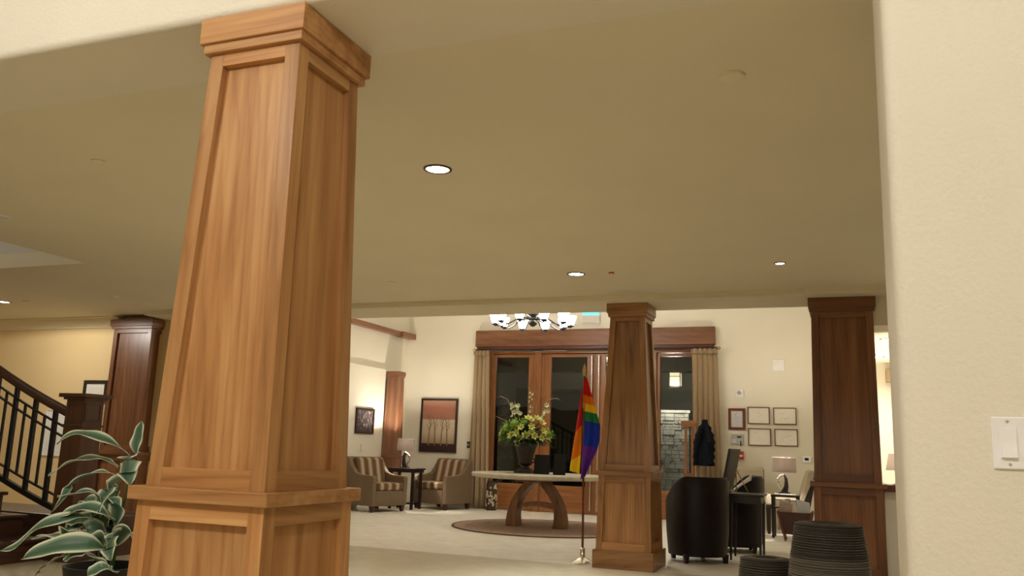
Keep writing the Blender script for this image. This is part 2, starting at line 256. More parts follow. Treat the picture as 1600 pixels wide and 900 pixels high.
# ------------------------------------------------------------------ mesh helpers
class MB:
    def __init__(s): s.v = []; s.f = []; s.uv = {}
    def add(s, vs, fs):
        o = len(s.v); s.v += [tuple(p) for p in vs]; s.f += [tuple(i + o for i in f) for f in fs]; return s
    def hexa(s, p):
        return s.add(p, [(0, 3, 2, 1), (4, 5, 6, 7), (0, 1, 5, 4), (1, 2, 6, 5), (2, 3, 7, 6), (3, 0, 4, 7)])
    def box(s, x0, x1, y0, y1, z0, z1):
        return s.hexa([(x0, y0, z0), (x1, y0, z0), (x1, y1, z0), (x0, y1, z0), (x0, y0, z1), (x1, y0, z1), (x1, y1, z1), (x0, y1, z1)])
    def prism(s, pts, z0, z1):
        n = len(pts)
        return s.add([(x, y, z0) for x, y in pts] + [(x, y, z1) for x, y in pts],
                     [tuple(range(n - 1, -1, -1)), tuple(range(n, 2 * n))] + [(i, (i + 1) % n, n + (i + 1) % n, n + i) for i in range(n)])
    def slab(s, pts, d0, d1, ax='y'):      # polygon in a vertical plane, extruded along ax
        n = len(pts)
        g = (lambda a, b, d: (a, d, b)) if ax == 'y' else (lambda a, b, d: (d, a, b))
        return s.add([g(a, b, d0) for a, b in pts] + [g(a, b, d1) for a, b in pts],
                     [tuple(range(n)), tuple(range(2 * n - 1, n - 1, -1))] + [(i, n + i, n + (i + 1) % n, (i + 1) % n) for i in range(n)])
    def lathe(s, prof, n=28, c=(0, 0, 0), sx=1.0, sy=1.0, ring=False, caps=True):
        vs = [(c[0] + sx * r * math.cos(2 * PI * k / n), c[1] + sy * r * math.sin(2 * PI * k / n), c[2] + z) for r, z in prof for k in range(n)]
        fs = []
        for j in range(len(prof) - 1):
            for k in range(n):
                a = j * n + k; b = j * n + (k + 1) % n; fs.append((a, b, b + n, a + n))
        if ring:
            m = (len(prof) - 1) * n
            fs += [(m + k, m + (k + 1) % n, (k + 1) % n, k) for k in range(n)]; caps = False
        if caps and prof[0][0] > 1e-6: fs.append(tuple(range(n - 1, -1, -1)))
        if caps and prof[-1][0] > 1e-6: fs.append(tuple((len(prof) - 1) * n + k for k in range(n)))
        return s.add(vs, fs)
    def tube(s, pts, r, n=8):
        pts = [Vector(p) for p in pts]; m = len(pts)
        rs = r if isinstance(r, (list, tuple)) else [r] * m
        vs = []; up = Vector((0, 0, 1))
        for i, p in enumerate(pts):
            t = (pts[min(i + 1, m - 1)] - pts[max(i - 1, 0)]).normalized()
            u = t.cross(up)
            if u.length < 1e-3: u = t.cross(Vector((0, 1, 0)))
            u.normalize(); v = t.cross(u)
            vs += [p + (u * math.cos(2 * PI * k / n) + v * math.sin(2 * PI * k / n)) * rs[i] for k in range(n)]
        fs = [(i * n + k, i * n + (k + 1) % n, (i + 1) * n + (k + 1) % n, (i + 1) * n + k) for i in range(m - 1) for k in range(n)]
        fs += [tuple(range(n - 1, -1, -1)), tuple((m - 1) * n + k for k in range(n))]
        return s.add(vs, fs)
    def ball(s, c, r, n=10, m=6, sz=1.0):
        return s.lathe([(max(1e-7, r * math.sin(PI * j / m)), -r * sz * math.cos(PI * j / m)) for j in range(m + 1)], n, c)
    def grid(s, fn, nu, nv):
        o = len(s.v)
        for j in range(nv + 1):
            for i in range(nu + 1):
                s.uv[len(s.v)] = (i / nu, j / nv); s.v.append(tuple(fn(i / nu, j / nv)))
        for j in range(nv):
            for i in range(nu):
                a = o + j * (nu + 1) + i; s.f.append((a, a + 1, a + nu + 2, a + nu + 1))
        return s
    def build(s, name, mat, parent=None, smooth=False, bevel=0.0, solid=0.0, loc=None, rotz=0.0, segs=2):
        me = bpy.data.meshes.new(name); me.from_pydata(s.v, [], s.f)
        if s.uv:
            ul = me.uv_layers.new(name='UVMap')
            for lp in me.loops: ul.data[lp.index].uv = s.uv.get(lp.vertex_index, (0, 0))
        bm = bmesh.new(); bm.from_mesh(me); bmesh.ops.recalc_face_normals(bm, faces=bm.faces); bm.to_mesh(me); bm.free()
        if smooth:
            me.polygons.foreach_set('use_smooth', [True] * len(me.polygons))
            if hasattr(me, 'set_sharp_from_angle'): me.set_sharp_from_angle(angle=math.radians(42))
        me.materials.append(MATS[mat])
        o = bpy.data.objects.new(name, me); C.objects.link(o); o.parent = parent
        if loc: o.location = loc
        if rotz: o.rotation_euler.z = rotz
        if solid:
            md = o.modifiers.new('thickness', 'SOLIDIFY'); md.thickness = solid; md.offset = 0
        if bevel:
            md = o.modifiers.new('soft_edges', 'BEVEL'); md.width = bevel; md.segments = segs; md.limit_method = 'ANGLE'; md.angle_limit = math.radians(35)
        return o
def box(x0, x1, y0, y1, z0, z1): return MB().box(x0, x1, y0, y1, z0, z1)
def tag(o, label, cat, group=None):
    o['label'] = label; o['category'] = cat
    if group: o['group'] = group
    return o
def struct(o, label=None):
    o['kind'] = 'structure'
    if label: o['label'] = label
    return o
def thing(name, loc, label, cat, group=None, rotz=0.0):
    o = bpy.data.objects.new(name, None); C.objects.link(o); o.location = loc; o.rotation_euler.z = rotz; o.empty_display_size = 0.1
    return tag(o, label, cat, group)
def copy_tree(o, parent=None):
    c = o.copy(); C.objects.link(c); c.parent = parent
    for ch in list(o.children): copy_tree(ch, c)
    return c
def lamp(name, kind, loc, energy, col, size=0.1, parent=None, rot=None, spot=None):
    ld = bpy.data.lights.new(name, kind); ld.energy = energy; ld.color = col
    if kind == 'AREA': ld.shape = 'DISK'; ld.size = size
    else: ld.shadow_soft_size = size
    if spot: ld.spot_size = spot; ld.spot_blend = 0.9 if spot < 2.7 else 0.15
    o = bpy.data.objects.new(name, ld); C.objects.link(o); o.location = loc; o.parent = parent
    if rot: o.rotation_euler = rot
    return o

# ------------------------------------------------------------------ the setting
CZ = 2.66; SZ = 2.60
struct(box(-12.5, 4.0, -4.2, 8.39, -0.1, 0).build('floor', 'tile_lounge'), 'olive tan stone tile floor of the lounge')
struct(box(-12.5, 4.0, 8.39, 14.95, -0.1, 0).build('floor', 'tile_foyer'), 'pale polished stone tile floor of the entrance foyer')
hx0, hx1, hy0, hy1 = -10.2, -6.52, 3.2, 5.76          # stairwell opening in the ceiling
mb = MB().box(-12.5, 4.0, 2.79, hy0, CZ, 2.8).box(-12.5, 4.0, hy1, 8.25, CZ, 2.8).box(hx1, 4.0, hy0, hy1, CZ, 2.8).box(-12.5, hx0, hy0, hy1, CZ, 2.8)
struct(mb.build('ceiling', 'ceiling_paint'), 'low painted ceiling over the lounge')
mb = MB().box(hx0, hx1, hy1, hy1 + .05, 2.8, 5.2).box(hx0, hx1, hy0 - .05, hy0, 2.8, 5.2).box(hx1, hx1 + .05, hy0, hy1, 2.8, 5.2).box(hx0 - .05, hx0, hy0, hy1, 2.8, 5.2).box(hx0, hx1, hy0, hy1, 5.2, 5.25)
struct(mb.build('wall_stairwell', 'shaft'), 'pale walls of the stairwell seen through the ceiling opening')
struct(box(-12.5, 4.0, -4.2, 2.33, 4.2, 4.3).build('ceiling', 'near_ceiling'), 'high ceiling above the viewer')
struct(box(-8.2, 0.25, 8.93, 14.95, 4.3, 4.4).build('ceiling', 'wall_foyer'), 'high ceiling of the foyer')
hp = [(2.33 + .03 - .03 * math.cos(a), CZ + .03 - .03 * math.sin(a)) for a in [k * PI / 12 for k in range(7)]] + [(2.79, CZ), (2.79, 4.3), (2.33, 4.3)]
struct(MB().slab(hp, -12.5, 4.0, 'x').build('wall_header', 'wall_cream', smooth=True), 'cream header wall above the wooden column')
r = 0.035
pts = [(4.0, 2.33)] + [(4.0, 2.79)] + [(0.125 + r - r * math.sin(a), 2.79 - r + r * math.cos(a)) for a in [k * PI / 12 for k in range(7)]] + [(0.125 + r - r * math.cos(a), 2.33 + r - r * math.sin(a)) for a in [k * PI / 12 for k in range(7)]]
struct(MB().prism(pts, 0, CZ).build('wall_right', 'wall_cream', smooth=True), 'cream textured wall end with rounded corner beside the light switch')
struct(box(-12.6, -12.5, -4.2, 9.0, 0, 4.3).build('wall_left', 'wall_tan'), 'tan wall beyond the stairs')
struct(box(4.0, 4.1, -4.2, 9.0, 0, 4.3).build('wall_right', 'wall_cream'))
struct(box(-12.5, 4.0, -4.3, -4.2, 0, 4.3).build('wall_behind', 'wall_cream'))
struct(box(-12.5, -8.25, 8.72, 8.9, 0, 2.8).build('wall_stairs', 'wall_tan'), 'golden tan wall behind the staircase')
cr = [(8.72, 2.52), (8.69, 2.52), (8.675, 2.545), (8.64, 2.565), (8.60, 2.61), (8.585, 2.64), (8.56, 2.645), (8.56, 2.66), (8.72, 2.66)]
struct(MB().slab(cr, -12.5, -9.02, 'x').build('trim_1', 'white_trim'), 'cream crown moulding along the tan wall')
# beam between lounge and foyer, with the jog over the right pier
mb = MB().box(-8.25, -0.316, 8.25, 8.93, SZ, 4.4).box(-0.316, 4.0, 8.17, 8.93, SZ, 4.4)
struct(mb.build('trim_2', 'ceiling_paint', bevel=0.006), 'painted ceiling beam between the lounge and the foyer')
struct(box(-12.5, -8.25, 8.25, 8.72, CZ, 2.8).build('ceiling', 'ceiling_paint'))
# pass-through wall right of the right pier
struct(MB().box(0.29, 4.0, 8.46, 8.62, 0, 0.84).build('wall_counter', 'wall_cream'), 'cream half wall under the dark counter')
struct(box(0.24, 4.0, 8.45, 8.93, 2.33, SZ).build('wall_pass', 'wall_cream'), 'cream header over the counter opening')
struct(box(0.29, 1.9, 8.40, 8.80, 0.84, 0.90).build('trim_3', 'mahogany', bevel=0.006), 'dark wooden counter top beside the right pier')
struct(box(1.9, 4.0, 8.46, 8.62, 0.84, 2.33).build('wall_counter', 'wall_cream'))
# foyer
struct(box(-8.05, -7.93, 8.93, 14.95, 0, 4.4).build('wall_left', 'wall_foyer'), 'cream left wall of the foyer')
struct(box(-7.93, -7.87, 9.2, 13.79, 0, 2.44).build('wall_left', 'wall_foyer', bevel=0.004), 'thicker lower part of the left foyer wall')
struct(MB().box(-8.05, -6.2, 14.72, 14.9, 0, 4.4).box(-2.28, 0.25, 14.72, 14.9, 0, 4.4).box(-6.2, -2.28, 14.72, 14.9, 2.86, 4.4).build('wall_back', 'wall_foyer'), 'cream back wall of the foyer')
struct(box(0.12, 0.25, 8.93, 14.72, 0, 4.4).build('wall_partition', 'wall_foyer'), 'cream partition wall at the right of the foyer')
struct(MB().box(-7.93, -7.82, 9.5, 14.2, 3.11, 3.20).box(-7.93, -7.78, 14.2, 14.72, 3.105, 3.205).build('trim_4', 'trimwood_y', bevel=0.004), 'wooden picture rail high on the left foyer wall')
# bright room seen past the right pier
struct(box(0.25, 4.0, 8.93, 14.7, 2.60, 2.7).build('ceiling', 'near_ceiling'), 'white ceiling of the bright room past the right pier')
struct(box(0.25, 4.0, 14.55, 14.7, 0, 2.6).build('wall_back', 'wall_foyer'))
struct(box(4.0, 4.1, 8.9, 14.7, 0, 2.6).build('wall_right', 'wall_foyer'))

# ------------------------------------------------------------------ panelled wooden columns
def column(loc, label, levels, cap_h, W='wood', group='tapered wooden columns', stile=0.06, recess=0.029, steps=True):
    """levels: plinth(half,z), pedestal(half_bottom, half_top), ledge(half,z0,z1), shaft(half_bottom, half_top), cap(half, ztop)"""
    t = thing('wooden_column', loc, label, 'column', group)
    (ph, pz), (b0, b1), (lh, l0, l1), (s0, s1), (chf, ct) = levels
    box(-ph, ph, -ph, ph, 0, pz).build('plinth', W + '_x', t, bevel=0.004)
    cz = ct - cap_h
    def frame(z0, z1, h0, h1, st, rt, rb):
        hw = lambda z: h0 + (h1 - h0) * (z - z0) / (z1 - z0)
        d = recess * 2
        for k in range(4):
            ca, sa = math.cos(k * PI / 2), math.sin(k * PI / 2)
            def P(u, dep, z):
                x, y = u, -hw(z) + dep; return (x * ca - y * sa, x * sa + y * ca, z)
            def piece(name, corners, mat):   # corners: 4 x (u-front, u-back, z)
                f = [P(a, 0, z) for a, b, z in corners]; g = [P(b, d, z) for a, b, z in corners]
                MB().hexa(f + g).build(name, mat, t, bevel=0.0015)
            def rails(za, zb):
                wa, wb = hw(za), hw(zb)
                piece('rail', [(-wa + st, -wa + st, za), (wa - st, wa - st, za), (wb - st, wb - st, zb), (-wb + st, -wb + st, zb)], W + ('_x' if k % 2 == 0 else '_y'))
            w0, w1 = hw(z0), hw(z1)
            piece('stile', [(-w0, -w0 + d, z0), (-w0 + st, -w0 + st, z0), (-w1 + st, -w1 + st, z1), (-w1, -w1 + d, z1)], W + '_z')
            piece('stile', [(w0 - st, w0 - st, z0), (w0, w0 - d, z0), (w1, w1 - d, z1), (w1 - st, w1 - st, z1)], W + '_z')
            rails(z0, z0 + rb); rails(z1 - rt, z1)
            zb, zt = z0 + rb - .004, z1 - rt + .004
            wa, wb = hw(zb) - st + .004, hw(zt) - st + .004
            f = [P(-wa, recess, zb), P(wa, recess, zb), P(wb, recess, zt), P(-wb, recess, zt)]
            g = [P(-wa, recess + .012, zb), P(wa, recess + .012, zb), P(wb, recess + .012, zt), P(-wb, recess + .012, zt)]
            MB().hexa(f + g).build('panel', W + '_z', t)
    frame(pz, l0, b0, b1, stile, stile * 1.05, stile * 1.2)
    box(-lh, lh, -lh, lh, l0, l1).build('ledge', W + '_x', t, bevel=0.004)
    frame(l1, cz - 0.03, s0, s1, stile, stile * 0.9, stile * 1.05)
    m1 = s1 + (chf - s1) * 0.62
    box(-m1, m1, -m1, m1, cz - 0.035, cz + 0.005).build('neck_moulding', W + '_x', t, bevel=0.003)
    box(-chf, chf, -chf, chf, cz, ct).build('capital', W + '_x', t, bevel=0.003)
    return t
column((-1.98, 2.56, 0), 'large honey brown tapered wooden column closest to the viewer', [(0.30, 0.17), (0.272, 0.258), (0.283, 0.905, 0.95), (0.243, 0.197), (0.231, CZ)], 0.10)
column((-2.045, 8.60, 0), 'tapered wooden column beside the rainbow flag', [(0.30, 0.17), (0.272, 0.258), (0.282, 0.875, 0.92), (0.252, 0.178), (0.212, SZ)], 0.10, W='dim_wood')
column((-0.008, 8.70, 0), 'wide dark brown pier standing behind the ribbed pots', [(0.325, 0.10), (0.298, 0.292), (0.322, 0.86, 0.905), (0.285, 0.270), (0.295, SZ)], 0.10, W='unlit_wood', stile=0.065, group='wide wooden piers')
column((-8.70, 8.86, 0), 'wide brown pier between the staircase and the large column', [(0.39, 0.10), (0.362, 0.355), (0.385, 0.85, 0.895), (0.325, 0.32), (0.36, SZ)], 0.09, W='unlit_wood', stile=0.065, group='wide wooden piers')
column((-7.735, 13.93, 0), 'slim wooden column behind the corner table lamp', [(0.155, 0.10), (0.145, 0.14), (0.155, 0.85, 0.885), (0.135, 0.112), (0.132, 2.41)], 0.07, stile=0.035, recess=0.008, W='trimwood')

# ------------------------------------------------------------------ entrance doors
struct(MB().box(-6.466, -2.035, 14.62, 14.72, 2.945, 3.25).build('trim_5', 'trimwood_x', bevel=0.006), 'wide wooden header board above the entrance doors')
struct(MB().box(-6.44, -2.06, 14.64, 14.72, 2.90, 2.945).build('trim_6', 'mahogany', bevel=0.004), 'dark strip for the shadow gap under the wooden header board')  # dark strip put in for the shadow gap below the board
mb = MB().box(-6.2, -6.12, 14.70, 14.88, 0, 2.86).box(-5.30, -5.17, 14.70, 14.88, 0, 2.86).box(-3.11, -3.05, 14.70, 14.88, 0, 2.86).box(-2.33, -2.28, 14.70, 14.88, 0, 2.86)
struct(mb.build('trim_7', 'door_z', bevel=0.004), 'upright posts of the entrance door frame')
struct(box(-6.12, -2.33, 14.705, 14.87, 2.82, 2.86).build('trim_8', 'door_x', bevel=0.003), 'head of the entrance door frame')
def leaf(name, x0, x1, g0, g1, label, handle=None):
    o = bpy.data.objects.new(name, None); C.objects.link(o); o.location = ((x0 + x1) / 2, 14.78, 0.01); struct(o, label)
    c = (x0 + x1) / 2; a0, a1, h0, h1 = x0 - c, x1 - c, g0 - c, g1 - c
    box(a0, h0, -.035, .035, 0, 2.80).build('stile', 'door_z', o, bevel=0.003)
    sr = box(h1, a1, -.035, .035, 0, 2.80).build('stile', 'door_z', o, bevel=0.003)
    box(h0, h1, -.034, .034, 2.745, 2.80).build('rail', 'door_x', o, bevel=0.003)
    box(h0, h1, -.034, .034, 0, 0.46).build('rail', 'door_x', o, bevel=0.003)
    box(h0, h1, -.004, .004, 0.46, 2.745).build('pane', 'glass', o)
    if handle is not None:
        m = MB().tube([(handle - c, -.10, 0.06), (handle - c, -.10, 2.76)], 0.014, 10)
        for z in (0.3, 1.3, 2.3): m.tube([(handle - c, -.10, z), (handle - c, -.03, z)], 0.009)
        m.build('pull_bar', 'steel', o, smooth=True)['label'] = 'tall steel pull bar'
    return o
leaf('window_1', -6.12, -5.30, -6.078, -5.427, 'narrow glazed sidelight left of the entrance doors')
leaf('door_1', -5.17, -4.142, -4.991, -4.312, 'left leaf of the glazed wooden entrance doors', -4.206)
leaf('door_2', -4.138, -3.11, -3.97, -3.19, 'right leaf of the glazed wooden entrance doors', -4.075)
leaf('window_2', -3.05, -2.33, -2.993, -2.36, 'narrow glazed sidelight right of the entrance doors')
t = thing('door_closer', (-5.0, 14.66, 2.845), 'slim steel door closer above the left entrance door', 'door closer')
box(-.34, -.10, 0, .04, 0, .04).build('closer_body', 'steel', t, bevel=0.005)
MB().tube([(-.12, .0, .02), (.33, -.02, .01)], 0.008).build('closer_arm', 'steel', t, smooth=True)
t = thing('curtain_rod', (-4.2, 14.575, 2.872), 'dark curtain rod across the top of the entrance doors', 'curtain rod')
MB().tube([(-2.24, 0, 0), (2.22, 0, 0)], 0.018, 10).build('rod', 'black_metal', t, smooth=True)
for x in (-2.26, 2.24): MB().ball((x, 0, 0), 0.03).build('finial', 'brass', t, smooth=True)
for x in (-2.2, 2.18): box(x - .01, x + .01, 0, .145, -.01, .01).build('bracket', 'black_metal', t)
def curtain(x0t, x1t, x0b, x1b, label, n):
    t = thing('curtain', ((x0t + x1t) / 2, 14.575, 0), label, 'curtain', 'tan curtains beside the entrance'); c = (x0t + x1t) / 2
    def fn(u, v):
        z = 0.015 + v * 2.835
        a = x0b + (x0t - x0b) * v; b = x1b + (x1t - x1b) * v
        amp = 0.035 * (1 - 0.55 * v); ph = u * n * 2 * PI + 0.5 * math.sin(v * 2.2)
        return (a + (b - a) * u - c + 0.008 * math.sin(ph * 2 + v), amp * math.sin(ph) + 0.010 * math.sin(ph * .37 + 3 * v), z)
    MB().grid(fn, n * 12, 14).build('drape', 'curtain_cloth', t, smooth=True, solid=0.006)
    def hd(u, v): return (x0t - c + (x1t - x0t) * u, -.012 + 0.02 * math.sin(u * n * 2 * PI), 2.78 + v * 0.085)
    MB().grid(hd, n * 8, 2).build('pleat_heading', 'curtain_cloth', t, smooth=True, solid=0.02)
curtain(-6.46, -6.16, -6.50, -6.07, 'tan floor length curtain left of the entrance doors', 4)
curtain(-2.42, -2.0, -2.40, -1.94, 'tan floor length curtain right of the entrance doors', 5)

# ------------------------------------------------------------------ outside
struct(box(-14, 4, 14.95, 26, -0.15, -0.02).build('floor_porch', 'asphalt'), 'dark paving outside the entrance')
struct(box(-14, 4, 21, 21.2, 0, 6).build('wall_outside', 'wall_grey'), 'grey wall across the porch')
tag(MB().slab([(-14, -.02), (4, -.02), (4, 2.05)] + [(4 - .3 * k, 2.15 + random.uniform(-.12, .1)) for k in range(1, 60)] + [(-14, 2.1)], 20.2, 20.8).build('hedge', 'leaf_night'), 'added dark hedge standing in for the unlit view beyond the porch', 'hedge')  # near-black hedge added to darken the lower view through the glass
struct(MB().box(-14, 4, 18.2, 18.6, 2.82, 3.25).box(-14, 4, 14.95, 18.6, 3.25, 3.35).build('trim_9', 'porch_dark'), 'dark beam and soffit of the porch roof')
t = thing('stone_pillar', (-3.16, 17.3, -0.02), 'stacked grey stone pillar outside the right sidelight', 'pillar')
box(-.40, .25, -.19, .3, 0, 1.90).build('core', 'mortar', t)
box(-.46, .30, -.26, .36, 1.90, 1.96).build('cap_stone', 'stone', t, bevel=0.01)
z = 0.02
while z < 1.86:
    h = min(random.choice((.05, .065, .08, .10)), 1.895 - z)
    for face in range(2):
        a, e = (-.42, .27) if face == 0 else (-.19, .30)
        while a < e - .02:
            wd = min(random.uniform(.09, .24), e - a)
            if e - a - wd < .05: wd = e - a
            d = random.uniform(.0, .035)
            if face == 0: m = box(a + .004, a + wd - .004, -.225 - d, -.16, z + .004, z + h - .004)
            else: m = box(.22, .275 + d, a + .004, a + wd - .004, z + .004, z + h - .004)
            m.build('stone', 'stone', t); a += wd
    z += h
t = thing('hanging_lantern', (-3.12, 16.9, 2.38), 'lit box lantern hanging outside the right sidelight', 'lantern')
box(-.10, .10, -.10, .10, .02, .28).build('glass_box', 'lantern_glass', t, bevel=0.004)
mb = MB()
for sx in (-1, 1):
    for sy in (-1, 1): mb.box(sx * .105 - .008, sx * .105 + .008, sy * .105 - .008, sy * .105 + .008, 0, .30)
mb.box(-.113, .113, -.113, .113, 0, .02).box(-.125, .125, -.125, .125, .28, .31).box(-.105, .105, -.112, -.104, .20, .21)
mb.build('frame', 'black_metal', t)
MB().tube([(0, 0, .31), (0, 0, .87)], .008).build('rod', 'black_metal', t)
lamp('lantern_light', 'POINT', (0, -.2, -.08), P_LANTERN, LAMPC, 0.1, t)

# ------------------------------------------------------------------ ceiling fixtures
def downlight(x, y, lit, label, power=P_DOWN, z=CZ, rad=.075, group='recessed ceiling downlights', cone=96):
    t = thing('downlight', (x, y, z), label, 'ceiling light', group)
    MB().lathe([(rad * .86, -.002), (rad * .92, -.008), (rad * 1.08, -.006), (rad * 1.1, 0)], 32, ring=True).build('trim_ring', 'bronze' if lit else 'white_plastic', t, smooth=True)
    MB().lathe([(1e-6, -.003), (rad * .88, -.003)], 32, caps=False).build('lens', 'downlight_lens' if lit else 'frosted', t, smooth=True)
    if lit:
        lamp('downlight_lamp', 'SPOT', (0, 0, -.012), power, WHITE, rad * .6, t, spot=math.radians(cone))
    return t
downlight(-2.12, 4.16, True, 'large glowing recessed downlight right of the big column')
downlight(-2.21, 7.16, True, 'glowing recessed downlight above the rainbow flag', cone=66)
downlight(-0.46, 7.08, True, 'small dim recessed light near the right pier', 4, rad=.042)
downlight(-9.60, 7.35, True, 'glowing recessed downlight near the tan stair wall', 72, cone=178)
downlight(-5.78, 4.29, False, 'unlit recessed downlight at the left edge by the stairwell opening')
downlight(1.5, 4.2, True, 'added unseen downlight behind the cream wall end on the near side', 40)  # added out of view to brighten the lounge
downlight(1.5, 6.9, True, 'added unseen downlight behind the cream wall end on the far side', 70, cone=120)  # also added out of view, for lounge light
downlight(-3.95, 5.3, True, 'added downlight hidden behind the large column')  # added behind the column as extra lounge light
downlight(0.50, 11.55, True, 'nearer downlight in the bright room past the right pier', P_RIGHT, 2.60, cone=150, group='downlights in the bright room')
downlight(0.47, 13.6, True, 'farther downlight in the bright room past the right pier', P_RIGHT, 2.60, cone=150, group='downlights in the bright room')
t = thing('smoke_detector', (-.391, 3.39, CZ), 'round flush white disc on the ceiling near the right wall', 'smoke detector')
MB().lathe([(.045, -.014), (.05, -.01), (.052, 0)], 32).build('cover', 'ceiling_paint', t, smooth=True)
MB().lathe([(1e-6, -.018), (.036, -.018), (.045, -.014)], 32).build('face', 'white_trim', t, smooth=True)
def sprinkler(x, y, label, mat='ceiling_paint', rad=.04):
    t = thing('sprinkler_cover', (x, y, CZ), label, 'sprinkler', 'flush ceiling sprinkler covers')
    MB().lathe([(rad * .9, -.010), (rad, -.006), (rad, 0)], 24).build('plate', mat, t, smooth=True)
    MB().lathe([(1e-6, -.013), (rad * .6, -.013), (rad * .7, -.010)], 24).build('cap', 'white_trim', t, smooth=True)
sprinkler(-3.97, 3.50, 'round ceiling sprinkler cover left of the big column')
sprinkler(-4.09, 7.18, 'small ceiling sprinkler cover just right of the big column')
sprinkler(-1.89, 7.17, 'tiny reddish ceiling disc beside the downlight over the flag', 'red_plastic', .025)
sprinkler(-9.23, 7.35, 'ceiling sprinkler cover beside the stair wall downlight')
sprinkler(-7.76, 7.30, 'ceiling sprinkler cover above the brown stair pier')

# unseen pendants added to light the room the viewer stands in
for x, y, lab in ((-2.9, -0.1, 'added round glass pendant globe behind the viewer on the left'), (-0.1, -0.3, 'added round glass pendant globe behind the viewer on the right')):
    t = thing('added_pendant', (x, y, 3.45), lab, 'pendant lamp', 'added pendant globes behind the viewer')
    MB().ball((0, 0, 0), .16, 20, 12).build('globe', 'globe', t, smooth=True)
    MB().tube([(0, 0, .155), (0, 0, .75)], .008).build('stem', 'black_metal', t)
    lamp('pendant_fill', 'POINT', (0, 0, -.2), P_PENDANT, (1.0, 0.965, 0.91), .16, t)
lamp('stairwell_light', 'POINT', (-8.2, 4.3, 4.3), P_STAIR, (1, .93, .85), .15)

# chandelier over the round table
t = thing('chandelier', (-4.30, 11.8, 2.86), 'black iron chandelier with a ring of white glass shades', 'chandelier')
MB().tube([(0, 0, .05), (0, 0, 1.44)], .012).build('stem', 'black_metal', t, smooth=True)
MB().lathe([(1e-6, .02), (.03, .03), (.07, .07), (.03, .10), (.025, .16), (.085, .20), (.085, .215), (1e-6, .215)], 20).build('hub', 'black_metal', t, smooth=True)
MB().lathe([(1e-6, 1.40), (.08, 1.41), (.08, 1.44)], 20).build('canopy', 'black_metal', t, smooth=True)
for k in range(10):
    a = 2 * PI * k / 10 + PI / 2; ca, sa = math.cos(a), math.sin(a); R_ = .56
    pts = [(ca * q * R_, sa * q * R_, zz) for q, zz in ((.06, .13), (.25, .145), (.45, .13), (.65, .06), (.82, .025), (1.0, .03))]
    arm = MB().tube(pts, .010, 6).build('arm', 'black_metal', t, smooth=True)
    cup = MB().lathe([(1e-6, -.02), (.012, -.005), (.045, .012), (.05, .03)], 16, (ca * R_, sa * R_, .03)).build('cup', 'black_metal', arm, smooth=True)
    MB().lathe([(.04, .028), (.058, .06), (.068, .10), (.086, .165), (.081, .165), (.062, .10), (.05, .06), (1e-6, .04)], 18, (ca * R_, sa * R_, .03)).build('shade', 'chandelier_glass', arm, smooth=True)

t = thing('exit_sign', (-4.23, 14.66, 3.36), 'green glowing exit sign high above the entrance doors', 'exit sign')
box(-.16, .16, -.02, .06, .13, .26).build('housing', 'white_plastic', t, bevel=0.006)
box(-.155, .155, -.025, -.018, .14, .25).build('lit_face', 'exit_glow', t)
box(-.16, .16, .0, .012, .0, .13).build('panel', 'frosted', t, bevel=0.003)

# ------------------------------------------------------------------ wall switch
t = thing('light_switch', (.385, 2.33, 1.168), 'white double rocker light switch on the cream wall', 'light switch')
box(-.065, .065, -.007, 0, -.061, .061).build('cover_plate', 'white_plastic', t, bevel=0.005, segs=3)
for i, x in enumerate((-.031, .031)):
    ins = box(x - .019, x + .019, -.009, -.006, -.036, .036).build('insert', 'white_plastic', t, bevel=0.001)
    MB().slab([(-.012, .0), (-.009, .034), (-.008, .034), (-.008, -.034), (-.017, -.034)], x - .016, x + .016, 'x').build('rocker', 'white_plastic', ins, bevel=0.001)
    for z in (-.05, .05): MB().add([(x + .0035 * math.cos(k * PI / 5), -.0078, z + .0035 * math.sin(k * PI / 5)) for k in range(10)], [tuple(range(10))]).build('screw', 'steel', t)

# ------------------------------------------------------------------ framed pictures
def frame_thing(name, loc, rotz, wd, ht, fw, label, cat, frame_mat, inner, mat_w=0.0, inner_mat='paper', group=None, depth=.03):
    """a frame in local xz, facing -y, origin at centre on the wall"""
    t = thing(name, loc, label, cat, group, rotz)
    a, b = wd / 2, ht / 2
    mb = MB()
    for (o1, i1, o2, i2) in (((-a, -b), (-a + fw, -b + fw), (a, -b), (a - fw, -b + fw)), ((a, -b), (a - fw, -b + fw), (a, b), (a - fw, b - fw)),
                             ((a, b), (a - fw, b - fw), (-a, b), (-a + fw, b - fw)), ((-a, b), (-a + fw, b - fw), (-a, -b), (-a + fw, -b + fw))):
        mb.slab([o1, o2, i2, i1], -depth, -.001)
    mb.build('frame', frame_mat, t, bevel=0.002)
    ia, ib = a - fw + .002, b - fw + .002
    if mat_w:
        box(-ia, ia, -depth * .45, -.002, -ib, ib).build('mat_board', 'mat_white', t); ia -= mat_w; ib -= mat_w
        y = -depth * .45 - .002
    else: y = -depth * .45
    MB().grid(lambda u, v: (-ia + 2 * ia * u, y, -ib + 2 * ib * v), 1, 1).build(inner, inner_mat, t, solid=.002)
    return t, ia, ib, y
t, ia, ib, y = frame_thing('framed_painting', (-7.19, 14.72, 1.472), 0, .765, 1.0, .035, 'tall framed painting of bare trees under a red brown sky', 'painting', 'dark_frame', 'canvas', 0, 'painting_bands', depth=.04)
mb = MB()
